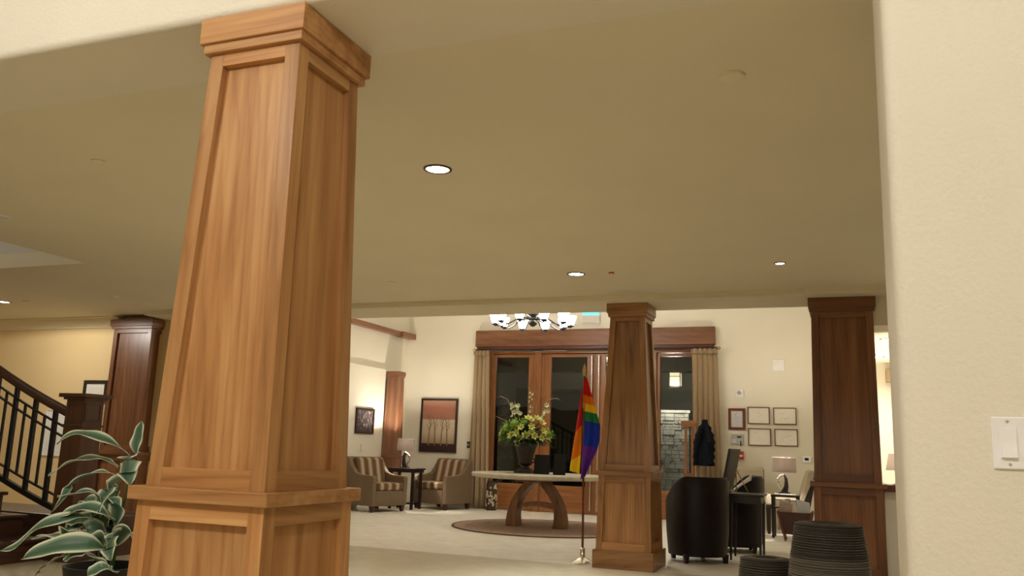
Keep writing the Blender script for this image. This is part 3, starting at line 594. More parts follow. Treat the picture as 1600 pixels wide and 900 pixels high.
for x0, lean in ((-.20, .04), (-.07, -.03), (.06, .04), (.19, -.05)):
    z0 = -.38; top = random.uniform(.08, .16)
    mb.tube([(x0, y - .003, z0), (x0 + lean * .3, y - .003, -.1), (x0 + lean, y - .003, top)], [.013, .009, .004], 5)
    for k in range(4):
        zz = -.1 + k * .06; s = random.choice((-1, 1)); xb = x0 + lean * (.3 + .7 * (zz + .1) / .26)
        mb.tube([(xb, y - .003, zz), (xb + s * .05, y - .003, zz + .08), (xb + s * .06, y - .003, zz + .13)], [.006, .004, .002], 4)
mb.build('painted_trees', 'twig', t)
frame_thing('framed_painting', (-7.87, 13.12, 1.475), PI / 2, .60, .44, .04, 'small dark framed picture left of the slim corner column', 'painting', 'dark_frame', 'canvas', 0, 'painting_dark', depth=.035)
def certificate(x0, x1, z0, z1, label, fm, fw, matw, paper):
    t, ia, ib, y = frame_thing('framed_certificate', ((x0 + x1) / 2, 14.72, (z0 + z1) / 2), 0, x1 - x0, z1 - z0, fw, label, 'framed certificate', fm, 'sheet', matw, paper, 'framed documents right of the entrance')
    return t, ia, ib, y
t, ia, ib, y = certificate(-1.838, -1.563, 1.521, 1.874, 'portrait framed letter with wide red brown frame beside four landscape frames', 'mahogany', .042, 0, 'paper_white')
mb = MB()
for k in range(7): mb.box(-.05, .05 - .03 * (k % 3 == 2), y - .003, y - .0012, .03 - k * .022, .035 - k * .022)
mb.box(-.045, -.01, y - .003, y - .0012, .06, .085)
mb.build('print', 'ink', t)
for x0, x1, z0, z1, lab in ((-1.526, -1.175, 1.624, 1.900, 'upper left of the four thin framed pale drawings'), (-1.118, -.756, 1.623, 1.895, 'upper right of the four thin framed pale drawings'),
                            (-1.522, -1.162, 1.273, 1.553, 'lower left of the four thin framed pale drawings'), (-1.106, -.745, 1.276, 1.553, 'lower right of the four thin framed pale drawings')):
    t, ia, ib, y = certificate(x0, x1, z0, z1, lab, 'mahogany', .013, 0, 'paper')
    mb = MB()
    for k in range(5):
        xs = random.uniform(-.11, .05); zs = random.uniform(-.07, .06)
        mb.tube([(xs, y - .002, zs), (xs + .035, y - .002, zs + random.uniform(-.02, .03)), (xs + .07, y - .002, zs + random.uniform(-.02, .02))], .0012, 4)
    mb.build('sketch_lines', 'ink', t)
frame_thing('framed_notice', (-9.40, 8.72, 1.66), 0, .42, .30, .045, 'small dark framed document above the stair newel post', 'framed document', 'dark_frame', 'sheet', .05, 'paper', depth=.03)
t, ia, ib, y = frame_thing('framed_print', (-10.02, 8.72, 1.10), 0, .42, .62, .012, 'white matted print seen through the stair railing', 'framed print', 'white_plastic', 'sheet', .12, 'mat_white', depth=.025)
box(-.02, .02, y - .004, y - .002, -.17, .02).build('brown_motif', 'mahogany', t); box(-.012, .015, y - .004, y - .002, .03, .10).build('gold_motif', 'brass', t)

# ------------------------------------------------------------------ devices on the back wall
t = thing('speaker_plate', (-1.017, 14.72, 2.59), 'square white plate high on the back wall', 'wall plate')
box(-.094, .094, -.02, 0, -.094, .094).build('plate', 'white_plastic', t, bevel=0.006); box(-.075, .075, -.023, -.019, -.075, .075).build('grille', 'mat_white', t)
t = thing('fire_strobe', (-1.652, 14.72, 2.126), 'small white fire alarm strobe above the framed letter', 'alarm strobe')
box(-.067, .067, -.03, 0, -.075, .075).build('body', 'white_plastic', t, bevel=0.012); MB().slab([(-.035, .0), (0, .045), (.035, 0), (0, -.03)], -.06, -.028).build('lens', 'steel', t)
t = thing('alarm_keypad', (-1.70, 14.72, 1.366), 'grey alarm panel with small display under the framed letter', 'alarm panel')
box(-.10, .10, -.03, 0, -.085, .085).build('panel', 'grey_plastic', t, bevel=0.006); box(0, .07, -.033, -.029, .025, .05).build('display', 'dark_plastic', t)
for i in range(3):
    for j in range(2): box(-.075 + i * .022, -.06 + i * .022, -.034, -.029, -.05 + j * .03, -.035 + j * .03).build('button', 'white_plastic', t)
MB().tube([(.06, -.035, -.03), (.06, -.045, -.05), (.062, -.045, -.11)], .008, 6).build('key', 'dark_plastic', t)
t = thing('fire_pull_tag', (-1.637, 14.72, 1.107), 'small red fire alarm pull box beside the leaning easel', 'fire alarm')
box(-.036, .036, -.04, 0, -.066, .066).build('box', 'red_plastic', t, bevel=0.006); box(-.026, .026, -.05, -.038, -.02, .005).build('handle', 'white_plastic', t)
t = thing('thermostat', (-.618, 14.72, 1.077), 'small white thermostat on the wall right of the table lamp', 'thermostat')
box(-.072, .072, -.03, 0, -.055, .055).build('body', 'white_plastic', t, bevel=0.015, segs=3); box(-.03, .03, -.033, -.028, -.015, .025).build('screen', 'dark_plastic', t)
t = thing('wall_switch', (-6.56, 14.72, 1.128), 'narrow dark wall switch left of the left curtain', 'wall switch')
box(-.03, .03, -.02, 0, -.06, .06).build('plate', 'dark_frame', t, bevel=0.004); box(-.008, .008, -.03, -.018, -.015, .015).build('toggle', 'white_plastic', t)
t = thing('wall_outlet', (-7.87, 13.1, 1.02), 'pale wall plate under the small dark picture', 'wall plate', rotz=PI / 2)
box(-.05, .05, -.012, 0, -.06, .06).build('plate', 'white_trim', t, bevel=0.004); box(-.015, .015, -.016, -.01, -.03, .03).build('insert', 'white_plastic', t)

# ------------------------------------------------------------------ round table, rug, urn, flowers
TX, TY = -4.15, 11.8
t = thing('round_rug', (TX + .10, TY + .05, 0), 'round dusty brown rug under the entrance table', 'rug')
MB().lathe([(1e-6, .012), (.5, .012), (1.0, .012), (1.30, .012)], 72, caps=False).build('pile', 'rug', t, smooth=True)
MB().lathe([(1.29, .002), (1.29, .013), (1.32, .012), (1.325, .002)], 72, ring=True).build('binding', 'rug_edge', t, smooth=True)
t = thing('round_table', (TX, TY, .013), 'round stone topped table with arched wooden legs in the foyer', 'table')
MB().lathe([(1e-6, .675), (.90, .675), (.945, .685), (.955, .70), (.955, .728), (.945, .738), (1e-6, .738)], 72).build('tabletop', 'travertine', t, smooth=True)
def arch_leg(s):
    out = []; inn = []
    for k in range(13):
        q = k / 12; z = q * .675
        xo = .44 - .30 * q ** 2.3 - .02 * q
        out.append((s * xo, z)); inn.append((s * (xo - .18 + .05 * math.sin(q * PI) + .02 * q), z))
    return out + inn[::-1]
for s in (-1, 1): MB().slab(arch_leg(s), -.11, .11).build('leg', 'tablewood', t, bevel=0.006)
lo = [(-.32 + .64 * k / 12, .24 + .05 * math.sin(PI * k / 12)) for k in range(13)]; hi = [(x, z + .065) for x, z in lo]
MB().slab(lo + hi[::-1], -.05, .05).build('stretcher', 'tablewood', t, bevel=0.004)
box(-.20, .20, -.40, .40, .63, .675).build('top_brace', 'tablewood', t)
UX, UY = -4.37, 11.85; UZ = .752
t = thing('urn', (UX, UY, UZ), 'dark footed urn holding the flowers on the round table', 'urn')
box(-.13, .13, -.13, .13, 0, .035).build('foot', 'urn_metal', t, bevel=0.004)
MB().lathe([(.12, .035), (.115, .05), (.06, .075), (.055, .10), (.09, .12), (.105, .14), (.10, .17), (.12, .25), (.15, .36), (.175, .415), (.195, .425), (.195, .44), (.165, .435), (.14, .36), (.10, .22), (1e-6, .20)], 28).build('bowl', 'urn_metal', t, smooth=True)
for s in (-1, 1):
    MB().tube([(s * .10, 0, .16), (s * .135, 0, .15), (s * .145, 0, .19), (s * .12, 0, .21)], .012, 6).build('handle', 'urn_metal', t, smooth=True)
fl = thing('flower_arrangement', (UX, UY, UZ + .40), 'green and yellow flower arrangement with curling twigs in the urn', 'flowers')
mb = MB()
def blade(mb, base, d, ln, wd, droop=.3):
    d = Vector(d).normalized(); side = d.cross(Vector((0, 0, 1)));
    if side.length < .05: side = Vector((1, 0, 0))
    side.normalize(); o = len(mb.v)
    for j in range(4):
        q = j / 3; p = Vector(base) + d * ln * q + Vector((0, 0, -droop * ln * q * q)); ww = wd * (0.25, 1, .8, .05)[j]
        mb.v += [tuple(p - side * ww + Vector((0, 0, ww * .4))), tuple(p), tuple(p + side * ww + Vector((0, 0, ww * .4)))]
    for j in range(3):
        for i in range(2): a = o + j * 3 + i; mb.f.append((a, a + 1, a + 4, a + 3))
for k in range(380):
    th = random.uniform(0, 2 * PI); ph = random.uniform(-.25, 1.3)
    d = (math.cos(th) * math.cos(ph), math.sin(th) * math.cos(ph), math.sin(ph))
    q = random.uniform(.08, .26)
    blade(mb, (d[0] * q, d[1] * q, .08 + d[2] * q * .7), d, random.uniform(.10, .19), random.uniform(.014, .03))
o = mb.build('foliage', 'leaf_dark', fl); o['kind'] = 'stuff'
def lily(c, d, sc):
    m = MB(); d = Vector(d).normalized(); a = d.orthogonal().normalized(); b = d.cross(a)
    for k in range(6):
        th = k * PI / 3; rr = a * math.cos(th) + b * math.sin(th); tt = d.cross(rr)
        o = len(m.v)
        for q, out, ww in ((0, .1, .12), (.45, .35, .34), (.8, .75, .26), (.85, 1.05, .03)):
            p = Vector(c) + d * q * sc + rr * out * sc
            m.v += [tuple(p - tt * ww * sc), tuple(p + d * .06 * sc), tuple(p + tt * ww * sc)]
        for j in range(3):
            for i in range(2): e = o + j * 3 + i; m.f.append((e, e + 1, e + 4, e + 3))
    return m
blooms = [(-.05, -.24, .15), (.0, -.25, .09), (-.02, -.26, .02), (.09, -.25, .13), (.17, -.24, .17), (.16, -.23, .24), (.20, -.22, .12), (.30, -.14, .19), (.34, -.10, .12), (.28, -.16, .10), (.12, -.12, .34), (.18, -.08, .36), (.06, -.10, .36), (-.12, -.25, .12),
          (-.30, -.14, .16), (-.34, -.06, .08), (.24, -.05, .30), (.0, -.20, .23), (-.02, .1, .33), (.26, .15, .2), (-.2, .2, .2)]
for c in blooms:
    dv = Vector((c[0], c[1] - .1, max(.05, c[2] * .8))).normalized(); sc = random.uniform(.05, .066)
    bl = lily(c, dv, sc).build('bloom', 'bloom', fl, smooth=True)
    MB().tube([c, Vector(c) + dv * sc * .8], [.005, .009], 5).build('stamen', 'stamen', bl, smooth=True)
for c, rr in (((-.25, -.12, .22), .10), ((-.13, -.14, .28), .10), ((-.32, -.03, .13), .08), ((.37, -.05, .14), .07), ((-.02, -.08, .29), .09), ((-.2, .12, .22), .1)):
    m = MB()
    for k in range(70):
        u = Vector((random.gauss(0, 1), random.gauss(0, 1), random.gauss(0, 1))).normalized(); p = Vector(c) + u * rr * random.uniform(.8, 1)
        blade(m, p, u + Vector((random.uniform(-.4, .4), random.uniform(-.4, .4), .3)), .035, .014, .1)
    m.ball(c, rr * .8, 8, 5); m.build('hydrangea_head', 'hydrangea', fl)
tw = [[(-.1, 0, .1), (-.18, -.05, .45), (-.30, -.05, .66), (-.42, -.03, .70), (-.50, 0, .66)], [(.1, 0, .1), (.22, 0, .5), (.33, 0, .66), (.46, .0, .68), (.52, .0, .64)], [(0, 0, .1), (.05, 0, .5), (.12, 0, .8), (.10, 0, .98)],
      [(-.1, 0, .1), (-.35, 0, .35), (-.48, 0, .40), (-.52, 0, .36)], [(.02, 0, .1), (.02, 0, .6), (.10, 0, .74), (.02, 0, .84), (.06, 0, .9)], [(.1, 0, .1), (.16, 0, .6), (.24, 0, .78), (.28, 0, .74)], [(-.05, .02, .1), (-.12, 0, .4), (-.20, 0, .62), (-.16, 0, .76)]]
for p in tw: MB().tube(p, [.006] * (len(p) - 1) + [.002], 5).build('twig', 'twig', fl, smooth=True)
def sprig(pts, n, r0):
    for k in range(n):
        q = random.random(); i = min(int(q * (len(pts) - 1)), len(pts) - 2); f_ = q * (len(pts) - 1) - i
        p = Vector(pts[i]).lerp(Vector(pts[i + 1]), f_) + Vector((random.uniform(-.05, .05), random.uniform(-.03, .03), random.uniform(-.03, .03)))
        lily(p, (random.uniform(-1, 1), -1, random.uniform(-.3, .8)), r0 * random.uniform(.7, 1.2)).build('blossom', 'blossom_white', fl)
sprig([(-.14, -.1, .38), (-.18, -.1, .50), (-.20, -.1, .56)], 9, .035); sprig([(-.08, -.1, .44), (-.06, -.1, .56)], 6, .032)
sprig([(.04, -.05, .45), (.08, -.05, .6), (.12, -.05, .78)], 12, .022); sprig([(.30, -.1, .40), (.34, -.1, .55)], 5, .035)
for x0, x1, lab, z1, wd in ((-4.16, -3.93, 'left of the two black display boards on the round table', .27, .01), (-3.87, -3.69, 'right of the two black display boards on the round table', .285, .01)):
    t = thing('display_board', ((x0 + x1) / 2, 11.62, UZ), lab, 'display board', 'black boards on the round table')
    hw = (x1 - x0) / 2
    MB().hexa([(-hw, 0, 0), (hw, 0, 0), (hw, .015, 0), (-hw, .015, 0), (-hw, .05, z1), (hw, .05, z1), (hw, .065, z1), (-hw, .065, z1)]).build('board', 'dark_plastic', t, bevel=0.003)
    MB().hexa([(-.02, .10, 0), (.02, .10, 0), (.02, .11, 0), (-.02, .11, 0), (-.02, .045, z1 * .7), (.02, .045, z1 * .7), (.02, .055, z1 * .7), (-.02, .055, z1 * .7)]).build('strut', 'dark_plastic', t)

t = thing('floor_vase', (-5.94, 14.42, 0), 'tall mosaic floor vase under the left curtain edge', 'vase')
MB().lathe([(.085, 0), (.09, .02), (.095, .25), (.10, .45), (.085, .49), (.09, .51), (.075, .51), (.07, .45), (1e-6, .42)], 24).build('body', 'mosaic_dark', t, smooth=True)
mb = MB()
for k in range(90):
    th = random.uniform(0, 2 * PI); z = random.uniform(.03, .46); rr = .097 + .004; s = random.uniform(.010, .019)
    c = Vector((rr * math.cos(th), rr * math.sin(th), z)); u = Vector((-math.sin(th), math.cos(th), 0)) * s; v = Vector((0, 0, s * 1.1)); n = Vector((math.cos(th), math.sin(th), 0)) * .004
    mb.hexa([c - u - v - n, c + u - v - n, c + u - v + n, c - u - v + n, c - u + v - n, c + u + v - n, c + u + v + n, c - u + v + n])
o = mb.build('mosaic_chips', 'mosaic_light', t); o['kind'] = 'stuff'

# ------------------------------------------------------------------ rainbow flag on a stand
t = thing('flag_stand', (-2.50, 8.50, 0), 'rainbow striped flag hanging from a pole on a round metal stand', 'flag')
MB().lathe([(.115, 0), (.118, .012), (.105, .022), (.06, .05), (.03, .065), (.026, .07), (.026, .15), (.018, .155), (1e-6, .155)], 32).build('base', 'chrome', t, smooth=True)
MB().tube([(0, 0, .15), (-.012, 0, 1.86)], .012, 12).build('pole', 'mahogany', t, smooth=True)
MB().lathe([(.010, 1.84), (.018, 1.86), (.012, 1.875), (.026, 1.91), (.018, 1.95), (1e-6, 2.00)], 12, (-.012, 0, 0), sy=.4).build('finial', 'brass', t, smooth=True)
def drape_r(u, v):      # main fall: v from hem (0) to hoist (1)
    z = 0.80 + v * 1.02
    wdt = .035 + .16 * min(1, (1 - v) * 2.1) * (1 if v > .38 else max(.02, .25 + v * 2.0))
    sh = .05 * (1 - v)
    return (-.012 - sh * .3 + wdt * u + .0, -.025 + .035 * math.sin(u * 9 + (1 - v) * 3) * (1 - v * .7), z + u * (.02 if v > .3 else .10 * (.3 - v) / .3))
mb = MB(); mb.grid(drape_r, 26, 40)
for k, (u, v) in list(mb.uv.items()):
    s = (1 - v) - .05 * (u - .5); ks = [(-.2, -.1), (0, 0), (.17, .167), (.25, .333), (.33, .5), (.42, .667), (.66, .833), (1.2, 1.1)]
    for (a, b), (c, d) in zip(ks, ks[1:]):
        if a <= s <= c: val = b + (d - b) * (s - a) / (c - a)
    mb.uv[k] = (u, max(.005, min(.995, val)))
mb.build('flag', 'rainbow', t, smooth=True, solid=.003)
def drape_l(u, v):
    z = 0.90 + v * .84; wdt = .012 + .085 * (1 - v) ** .8
    return (-.012 - wdt * u - .02 * (1 - v) , -.05 + .025 * math.sin(u * 5 + v * 4), z - (1 - u) * .03 * (1 - v))
mb = MB(); mb.grid(drape_l, 14, 30)
for k, (u, v) in list(mb.uv.items()): mb.uv[k] = (u, max(.005, min(.49, .02 + (1 - v) ** 1.5 * .42 + (.5 - u) * .06)))
mb.build('flag_fold', 'rainbow', t, smooth=True, solid=.003)

# ------------------------------------------------------------------ striped wicker armchairs
def armchair(loc, rotz, label):
    t = thing('armchair', loc, label, 'armchair', 'striped wicker armchairs in the foyer corner', rotz)   # faces -y
    for sx in (-1, 1):
        prof = [(-.36, .10), (-.36, .55), (-.34, .575), (-.05, .585), (.10, .62), (.20, .72), (.27, .84), (.31, .87), (.36, .87), (.37, .10)]
        x0, x1 = (sx * .385, sx * .30)
        MB().slab(prof, min(x0, x1), max(x0, x1), 'x').build('arm', 'wicker', t, bevel=0.015)
    box(-.30, .30, -.355, .30, .10, .34).build('seat_base', 'wicker', t, bevel=0.01)
    MB().slab([(.22, .34), (.29, .84), (.31, .87), (.365, .87), (.365, .10), (.25, .10)], -.30, .30, 'x').build('back', 'wicker', t, bevel=0.01)
    MB().slab([(.08, .46), (.17, .82), (.20, .855), (.27, .86), (.285, .82), (.22, .46)], -.292, .292, 'x').build('back_cushion', 'stripe_x', t, bevel=0.02, segs=3)
    box(-.292, .292, -.37, .17, .345, .465).build('seat_cushion', 'stripe_x', t, bevel=0.035, segs=4)
    for sx in (-1, 1):
        for yy in (-.30, .31):
            x = sx * .33
            MB().hexa([(x - .022, yy - .022, 0), (x + .022, yy - .022, 0), (x + .022, yy + .022, 0), (x - .022, yy + .022, 0), (x - .035, yy - .035, .10), (x + .035, yy - .035, .10), (x + .035, yy + .035, .10), (x - .035, yy + .035, .10)]).build('leg', 'foot_wood', t)
armchair((-6.77, 14.12, 0), math.radians(-14), 'striped wicker armchair below the painting of bare trees')
armchair((-7.37, 12.80, 0), math.radians(72), 'striped wicker armchair half hidden by the large column')

# corner table with lamp
t = thing('corner_table', (-7.20, 13.55, 0), 'dark corner table with slim legs between the wicker armchairs', 'side table')
box(-.29, .27, -.20, .20, .665, .695).build('tabletop', 'espresso', t, bevel=0.006)
MB().slab([(-.28, .62), (.26, .62), (.24, .665), (-.26, .665)], -.17, .17).build('apron', 'espresso', t)
for sx in (-.22, .20):
    for sy in (-.15, .15): box(sx - .022, sx + .022, sy - .022, sy + .022, 0, .64).build('leg', 'espresso', t, bevel=0.003)
box(-.22, .20, -.02, .02, .08, .11).build('stretcher', 'espresso', t)
def table_lamp(loc, label, mirror=1):
    t = thing('table_lamp', loc, label, 'table lamp', 'lit table lamps with taupe shades')
    box(-.075, .075, -.05, .05, 0, .018).build('base', 'espresso', t, bevel=0.004)
    MB().slab([(mirror * a, b) for a, b in ((-.05, .018), (.045, .018), (.055, .10), (.045, .20), (.012, .27), (-.012, .27), (.005, .18), (-.005, .10))][::mirror], -.025, .025).build('body', 'espresso', t, bevel=0.006)
    loop = [(mirror * a, -.01, b) for a, b in ((.0, .265), (-.05, .245), (-.085, .20), (-.085, .15), (-.06, .09), (-.03, .03))]
    MB().tube(loop, [.012, .018, .020, .018, .015, .012], 10).build('loop', 'chrome', t, smooth=True)
    MB().tube([(0, 0, .26), (0, 0, .36)], .010, 8).build('neck', 'chrome', t, smooth=True)
    sh = MB().lathe([(.168, .295), (.160, .50), (.157, .50), (.165, .295)], 40, sy=.7, ring=True).build('shade', 'lampshade', t, smooth=True)
    MB().lathe([(.160, .493), (.163, .503), (.155, .503), (.157, .493)], 40, sy=.7, ring=True).build('shade_rim', 'white_plastic', sh, smooth=True)
    MB().ball((0, 0, .39), .03, 12, 8).build('bulb', 'bulb', t, smooth=True)
    lamp('lamp_light', 'POINT', (0, 0, .43), P_LAMP, LAMPC, .035, t)
    return t
table_lamp((-7.23, 13.52, .695), 'lit table lamp in the corner in front of the slim column', -1)

# ------------------------------------------------------------------ dark leather seating and easel
def tub_chair(loc, rotz, label):
    t = thing('tub_chair', loc, label, 'armchair', 'dark leather tub chairs', rotz)     # opens toward -y
    R1, R0, A = .325, .255, math.radians(128)
    top = lambda a: .60 + .275 * (0.5 + 0.5 * math.cos(min(1, max(0, (abs(a) - .75) / (A - .75))) * PI))
    mb = MB(); n = 40; rings = []
    for k in range(n + 1):
        a = -A + 2 * A * k / n; s, c = math.sin(a), math.cos(a); h = top(a); tp = .94
        rings.append([(R1 * tp * s, R1 * tp * c, .07), (R1 * s, R1 * c, .30), ((R1 + .01) * s, (R1 + .01) * c, h - .03), ((R1 - .008) * s, (R1 - .008) * c, h), ((R0 + .01) * s, (R0 + .01) * c, h), (R0 * s, R0 * c, h - .03), (R0 * s, R0 * c, .25)])
    m = len(rings[0])
    mb.add([p for r_ in rings for p in r_], [(k * m + j, (k + 1) * m + j, (k + 1) * m + j + 1, k * m + j + 1) for k in range(n) for j in range(m - 1)] + [tuple(range(m)), tuple(n * m + j for j in range(m - 1, -1, -1))])
    shell = mb.build('shell', 'leather', t, smooth=True)
    pts = [(R0 * math.sin(-A + 2 * A * k / 20), R0 * math.cos(-A + 2 * A * k / 20)) for k in range(21)] + [(.19, -.30), (-.19, -.30)]
    MB().prism(pts, .08, .30).build('seat_base', 'leather', t)
    MB().prism([(x * .96, y * .96 - .008) for x, y in pts], .30, .42).build('seat_cushion', 'leather', t, bevel=0.03, segs=3)
    mb = MB(); mb.tube([(0, R1 * .945, .08), (0, R1 + .002, .30), (0, R1 + .012, .84)], .004, 5); mb.build('seam', 'leather', shell)
    for x, y in ((-.22, .20), (.22, .20), (-.17, -.24), (.17, -.24)):
        MB().hexa([(x - .018, y - .018, 0), (x + .018, y - .018, 0), (x + .018, y + .018, 0), (x - .018, y + .018, 0), (x - .028, y - .028, .09), (x + .028, y - .028, .09), (x + .028, y + .028, .09), (x - .028, y + .028, .09)]).build('leg', 'espresso', t)
    return t
tub_chair((-1.52, 9.47, 0), math.radians(214), 'dark leather tub chair next to the tapered column, seen from behind')
tub_chair((-1.28, 10.72, 0), math.radians(-78), 'dark leather tub chair behind the small easel table')
t = thing('small_table', (-1.06, 9.99, 0), 'small dark table carrying the easel between the tub chairs', 'side table')
box(-.20, .20, -.24, .24, .675, .70).build('tabletop', 'espresso', t, bevel=0.005); box(-.17, .17, -.21, .21, .60, .675).build('apron', 'espresso', t)
for sx in (-1, 1):
    for sy in (-1, 1):
        x, y = sx * .155, sy * .195
        MB().hexa([(x - .010, y - .010, 0), (x + .010, y - .010, 0), (x + .010, y + .010, 0), (x - .010, y + .010, 0), (x - .022, y - .022, .62), (x + .022, y - .022, .62), (x + .022, y + .022, .62), (x - .022, y + .022, .62)]).build('leg', 'espresso', t)
t = thing('picture_easel', (-1.20, 9.99, .701), 'brass wire tabletop easel behind the leaning frame', 'easel')
MB().tube([(-.02, -.10, .0), (.03, -.02, .26), (.02, .06, .0)], .006, 6).build('legs', 'brass', t, smooth=True)
MB().tube([(.03, -.02, .26), (.16, .0, .0)], .006, 6).build('rear_leg', 'brass', t, smooth=True)
MB().tube([(-.05, -.12, .03), (-.02, -.10, .02), (-.0, .06, .02), (-.05, .08, .03)], .006, 6).build('ledge', 'brass', t, smooth=True)
t = thing('leaning_frame', (-1.265, 9.97, .73), 'dark picture frame leaning back on the small easel', 'picture frame', rotz=math.radians(-13))
def lean(x, y, z): return (x + .21 * z, y, z)
MB().hexa([lean(-.02, -.16, 0), lean(.0, -.16, 0), lean(.0, .18, 0), lean(-.02, .18, 0), lean(-.02, -.16, .45), lean(.0, -.16, .45), lean(.0, .18, .45), lean(-.02, .18, .45)]).build('frame', 'dark_frame', t, bevel=0.003)
MB().hexa([lean(.0, -.135, .025), lean(.004, -.135, .025), lean(.004, .155, .025), lean(.0, .155, .025), lean(.0, -.135, .425), lean(.004, -.135, .425), lean(.004, .155, .425), lean(.0, .155, .425)]).build('backing', 'board_back', t)
t = thing('open_magazine', (-1.14, 10.40, .71), 'white magazine tucked in the tub chair behind the easel table', 'magazine', rotz=math.radians(10))
MB().hexa([(-.11, 0, 0), (.09, 0, .12), (.09, .012, .12), (-.11, .012, 0), (-.11, .02, .02), (.10, .02, .19), (.10, .03, .19), (-.11, .03, .02)]).build('cover', 'paper_white', t)
MB().hexa([(-.10, -.008, .005), (.07, -.008, .115), (.07, 0, .115), (-.10, 0, .005), (-.10, .0, .02), (.08, .0, .17), (.08, .008, .17), (-.10, .008, .02)]).build('pages', 'paper', t)

# ------------------------------------------------------------------ cream slipper chairs, lamp table, basket
def slipper_chair(loc, rotz, label):
    t = thing('slipper_chair', loc, label, 'chair', 'cream slipper chairs by the back wall', rotz)    # faces -y
    box(-.27, .27, -.33, .22, .41, .57).build('seat', 'cream_fabric', t, bevel=0.03, segs=3)
    box(-.26, .26, -.31, .24, .37, .415).build('seat_frame', 'espresso', t, bevel=0.004)
    MB().slab([(.13, .46), (.27, .90), (.31, .93), (.36, .92), (.38, .88), (.25, .42)], -.27, .27, 'x').build('backrest', 'cream_fabric', t, bevel=0.02, segs=3)
    for sx in (-1, 1):
        MB().slab([(.17, .40), (.385, .90), (.395, .88), (.28, .34), (.20, .30)], sx * .272 - .006, sx * .272 + .006, 'x').build('side_rail', 'espresso', t)
        for y0, lean_ in ((-.28, -.0), (.20, .08)):
            x = sx * .22
            MB().hexa([(x - .022, y0 + lean_ - .022, 0), (x + .022, y0 + lean_ - .022, 0), (x + .022, y0 + lean_ + .022, 0), (x - .022, y0 + lean_ + .022, 0), (x - .032, y0 - .032, .38), (x + .032, y0 - .032, .38), (x + .032, y0 + .032, .38), (x - .032, y0 + .032, .38)]).build('leg', 'espresso', t)
slipper_chair((-.85, 13.58, 0), math.radians(-84), 'cream slipper chair behind the magazine basket')
slipper_chair((-1.50, 14.10, 0), math.radians(6), 'cream chair back showing behind the dark tub chair')
t = thing('lamp_table', (-.84, 12.92, 0), 'dark side table with an open shelf under the right table lamp', 'side table')
box(-.19, .19, -.16, .16, .555, .585).build('tabletop', 'espresso', t, bevel=0.005); box(-.17, .17, -.14, .14, .40, .42).build('shelf', 'espresso', t)
for sx in (-1, 1):
    for sy in (-1, 1): box(sx * .165 - .018, sx * .165 + .018, sy * .135 - .018, sy * .135 + .018, 0, .555).build('leg', 'espresso', t)
for k, (x0, x1, h, m) in enumerate(((-.13, -.03, .09, 'paper'), (-.01, .06, .10, 'paper_white'), (.07, .14, .085, 'paper'))):
    tg = thing('book', (-.84, 12.88, .42 + .0), ('left', 'middle', 'right')[k] + ' pale book on the shelf of the lamp table', 'book', 'books on the lamp table shelf')
    box(x0, x1, -.08, .08, 0, h).build('pages', m, tg); box(x0 - .003, x1 + .003, -.083, .075, h, h + .005).build('cover', 'cream_fabric', tg)
t = thing('magazine', (-.83, 12.80, .585), 'white magazine lying on the lamp table', 'magazine')
box(-.15, .13, -.03, .06, 0, .012).build('cover', 'paper_white', t); box(-.145, .125, -.033, .05, .002, .010).build('pages', 'paper', t)
table_lamp((-.855, 12.98, .598), 'lit table lamp below the four framed drawings', 1)
t = thing('magazine_basket', (-.69, 12.50, 0), 'dark red woven magazine basket on slanted legs', 'basket')
mb = MB(); b0, b1 = .17, .235
lo = [(-b0, -.10), (b0, -.10), (b0, .10), (-b0, .10)]; up = [(-b1, -.14), (b1, -.14), (b1, .14), (-b1, .14)]
mb.add([(x, y, .09) for x, y in lo] + [(x, y, .38) for x, y in up] + [(x * .93, y * .9, .38) for x, y in up] + [(x * .93, y * .9, .11) for x, y in lo],
       [(3, 2, 1, 0)] + [(i, (i + 1) % 4, 4 + (i + 1) % 4, 4 + i) for i in range(4)] + [(4 + i, 4 + (i + 1) % 4, 8 + (i + 1) % 4, 8 + i) for i in range(4)] + [(8 + i, 8 + (i + 1) % 4, 12 + (i + 1) % 4, 12 + i) for i in range(4)] + [(12, 13, 14, 15)])
mb.build('basket_body', 'basket_weave', t)
for sx in (-1, 1):
    for sy in (-1, 1): MB().tube([(sx * .13, sy * .125, 0), (sx * .22, sy * .145, .40)], .011, 6).build('leg', 'mahogany', t, smooth=True)
for k, (x, lean_, m, h, lab) in enumerate(((-.14, -.03, 'rug', .13, 'reddish magazine at the left of the basket'), (-.02, .05, 'paper', .12, 'cream magazine in the middle of the basket'), (.12, .02, 'paper_white', .15, 'white magazine at the right of the basket'))):
    tg = thing('magazine', (-.69 + x, 12.46 + .05 * k, .14), lab, 'magazine', 'magazines in the basket')
    hw = .085; z1 = .24 + h
    MB().hexa([(-hw, -.03, 0), (hw, -.03, 0), (hw, -.018, 0), (-hw, -.018, 0), (-hw - lean_, -.07, z1 + .02), (hw - lean_, -.07, z1 - .02), (hw - lean_, -.058, z1 - .02), (-hw - lean_, -.058, z1 + .02)]).build('cover', m, tg)
    MB().hexa([(-hw, -.018, 0), (hw, -.018, 0), (hw, -.008, 0), (-hw, -.008, 0), (-hw - lean_, -.058, z1), (hw - lean_, -.058, z1 - .03), (hw - lean_, -.048, z1 - .03), (-hw - lean_, -.048, z1)]).build('pages', 'paper_white', tg)

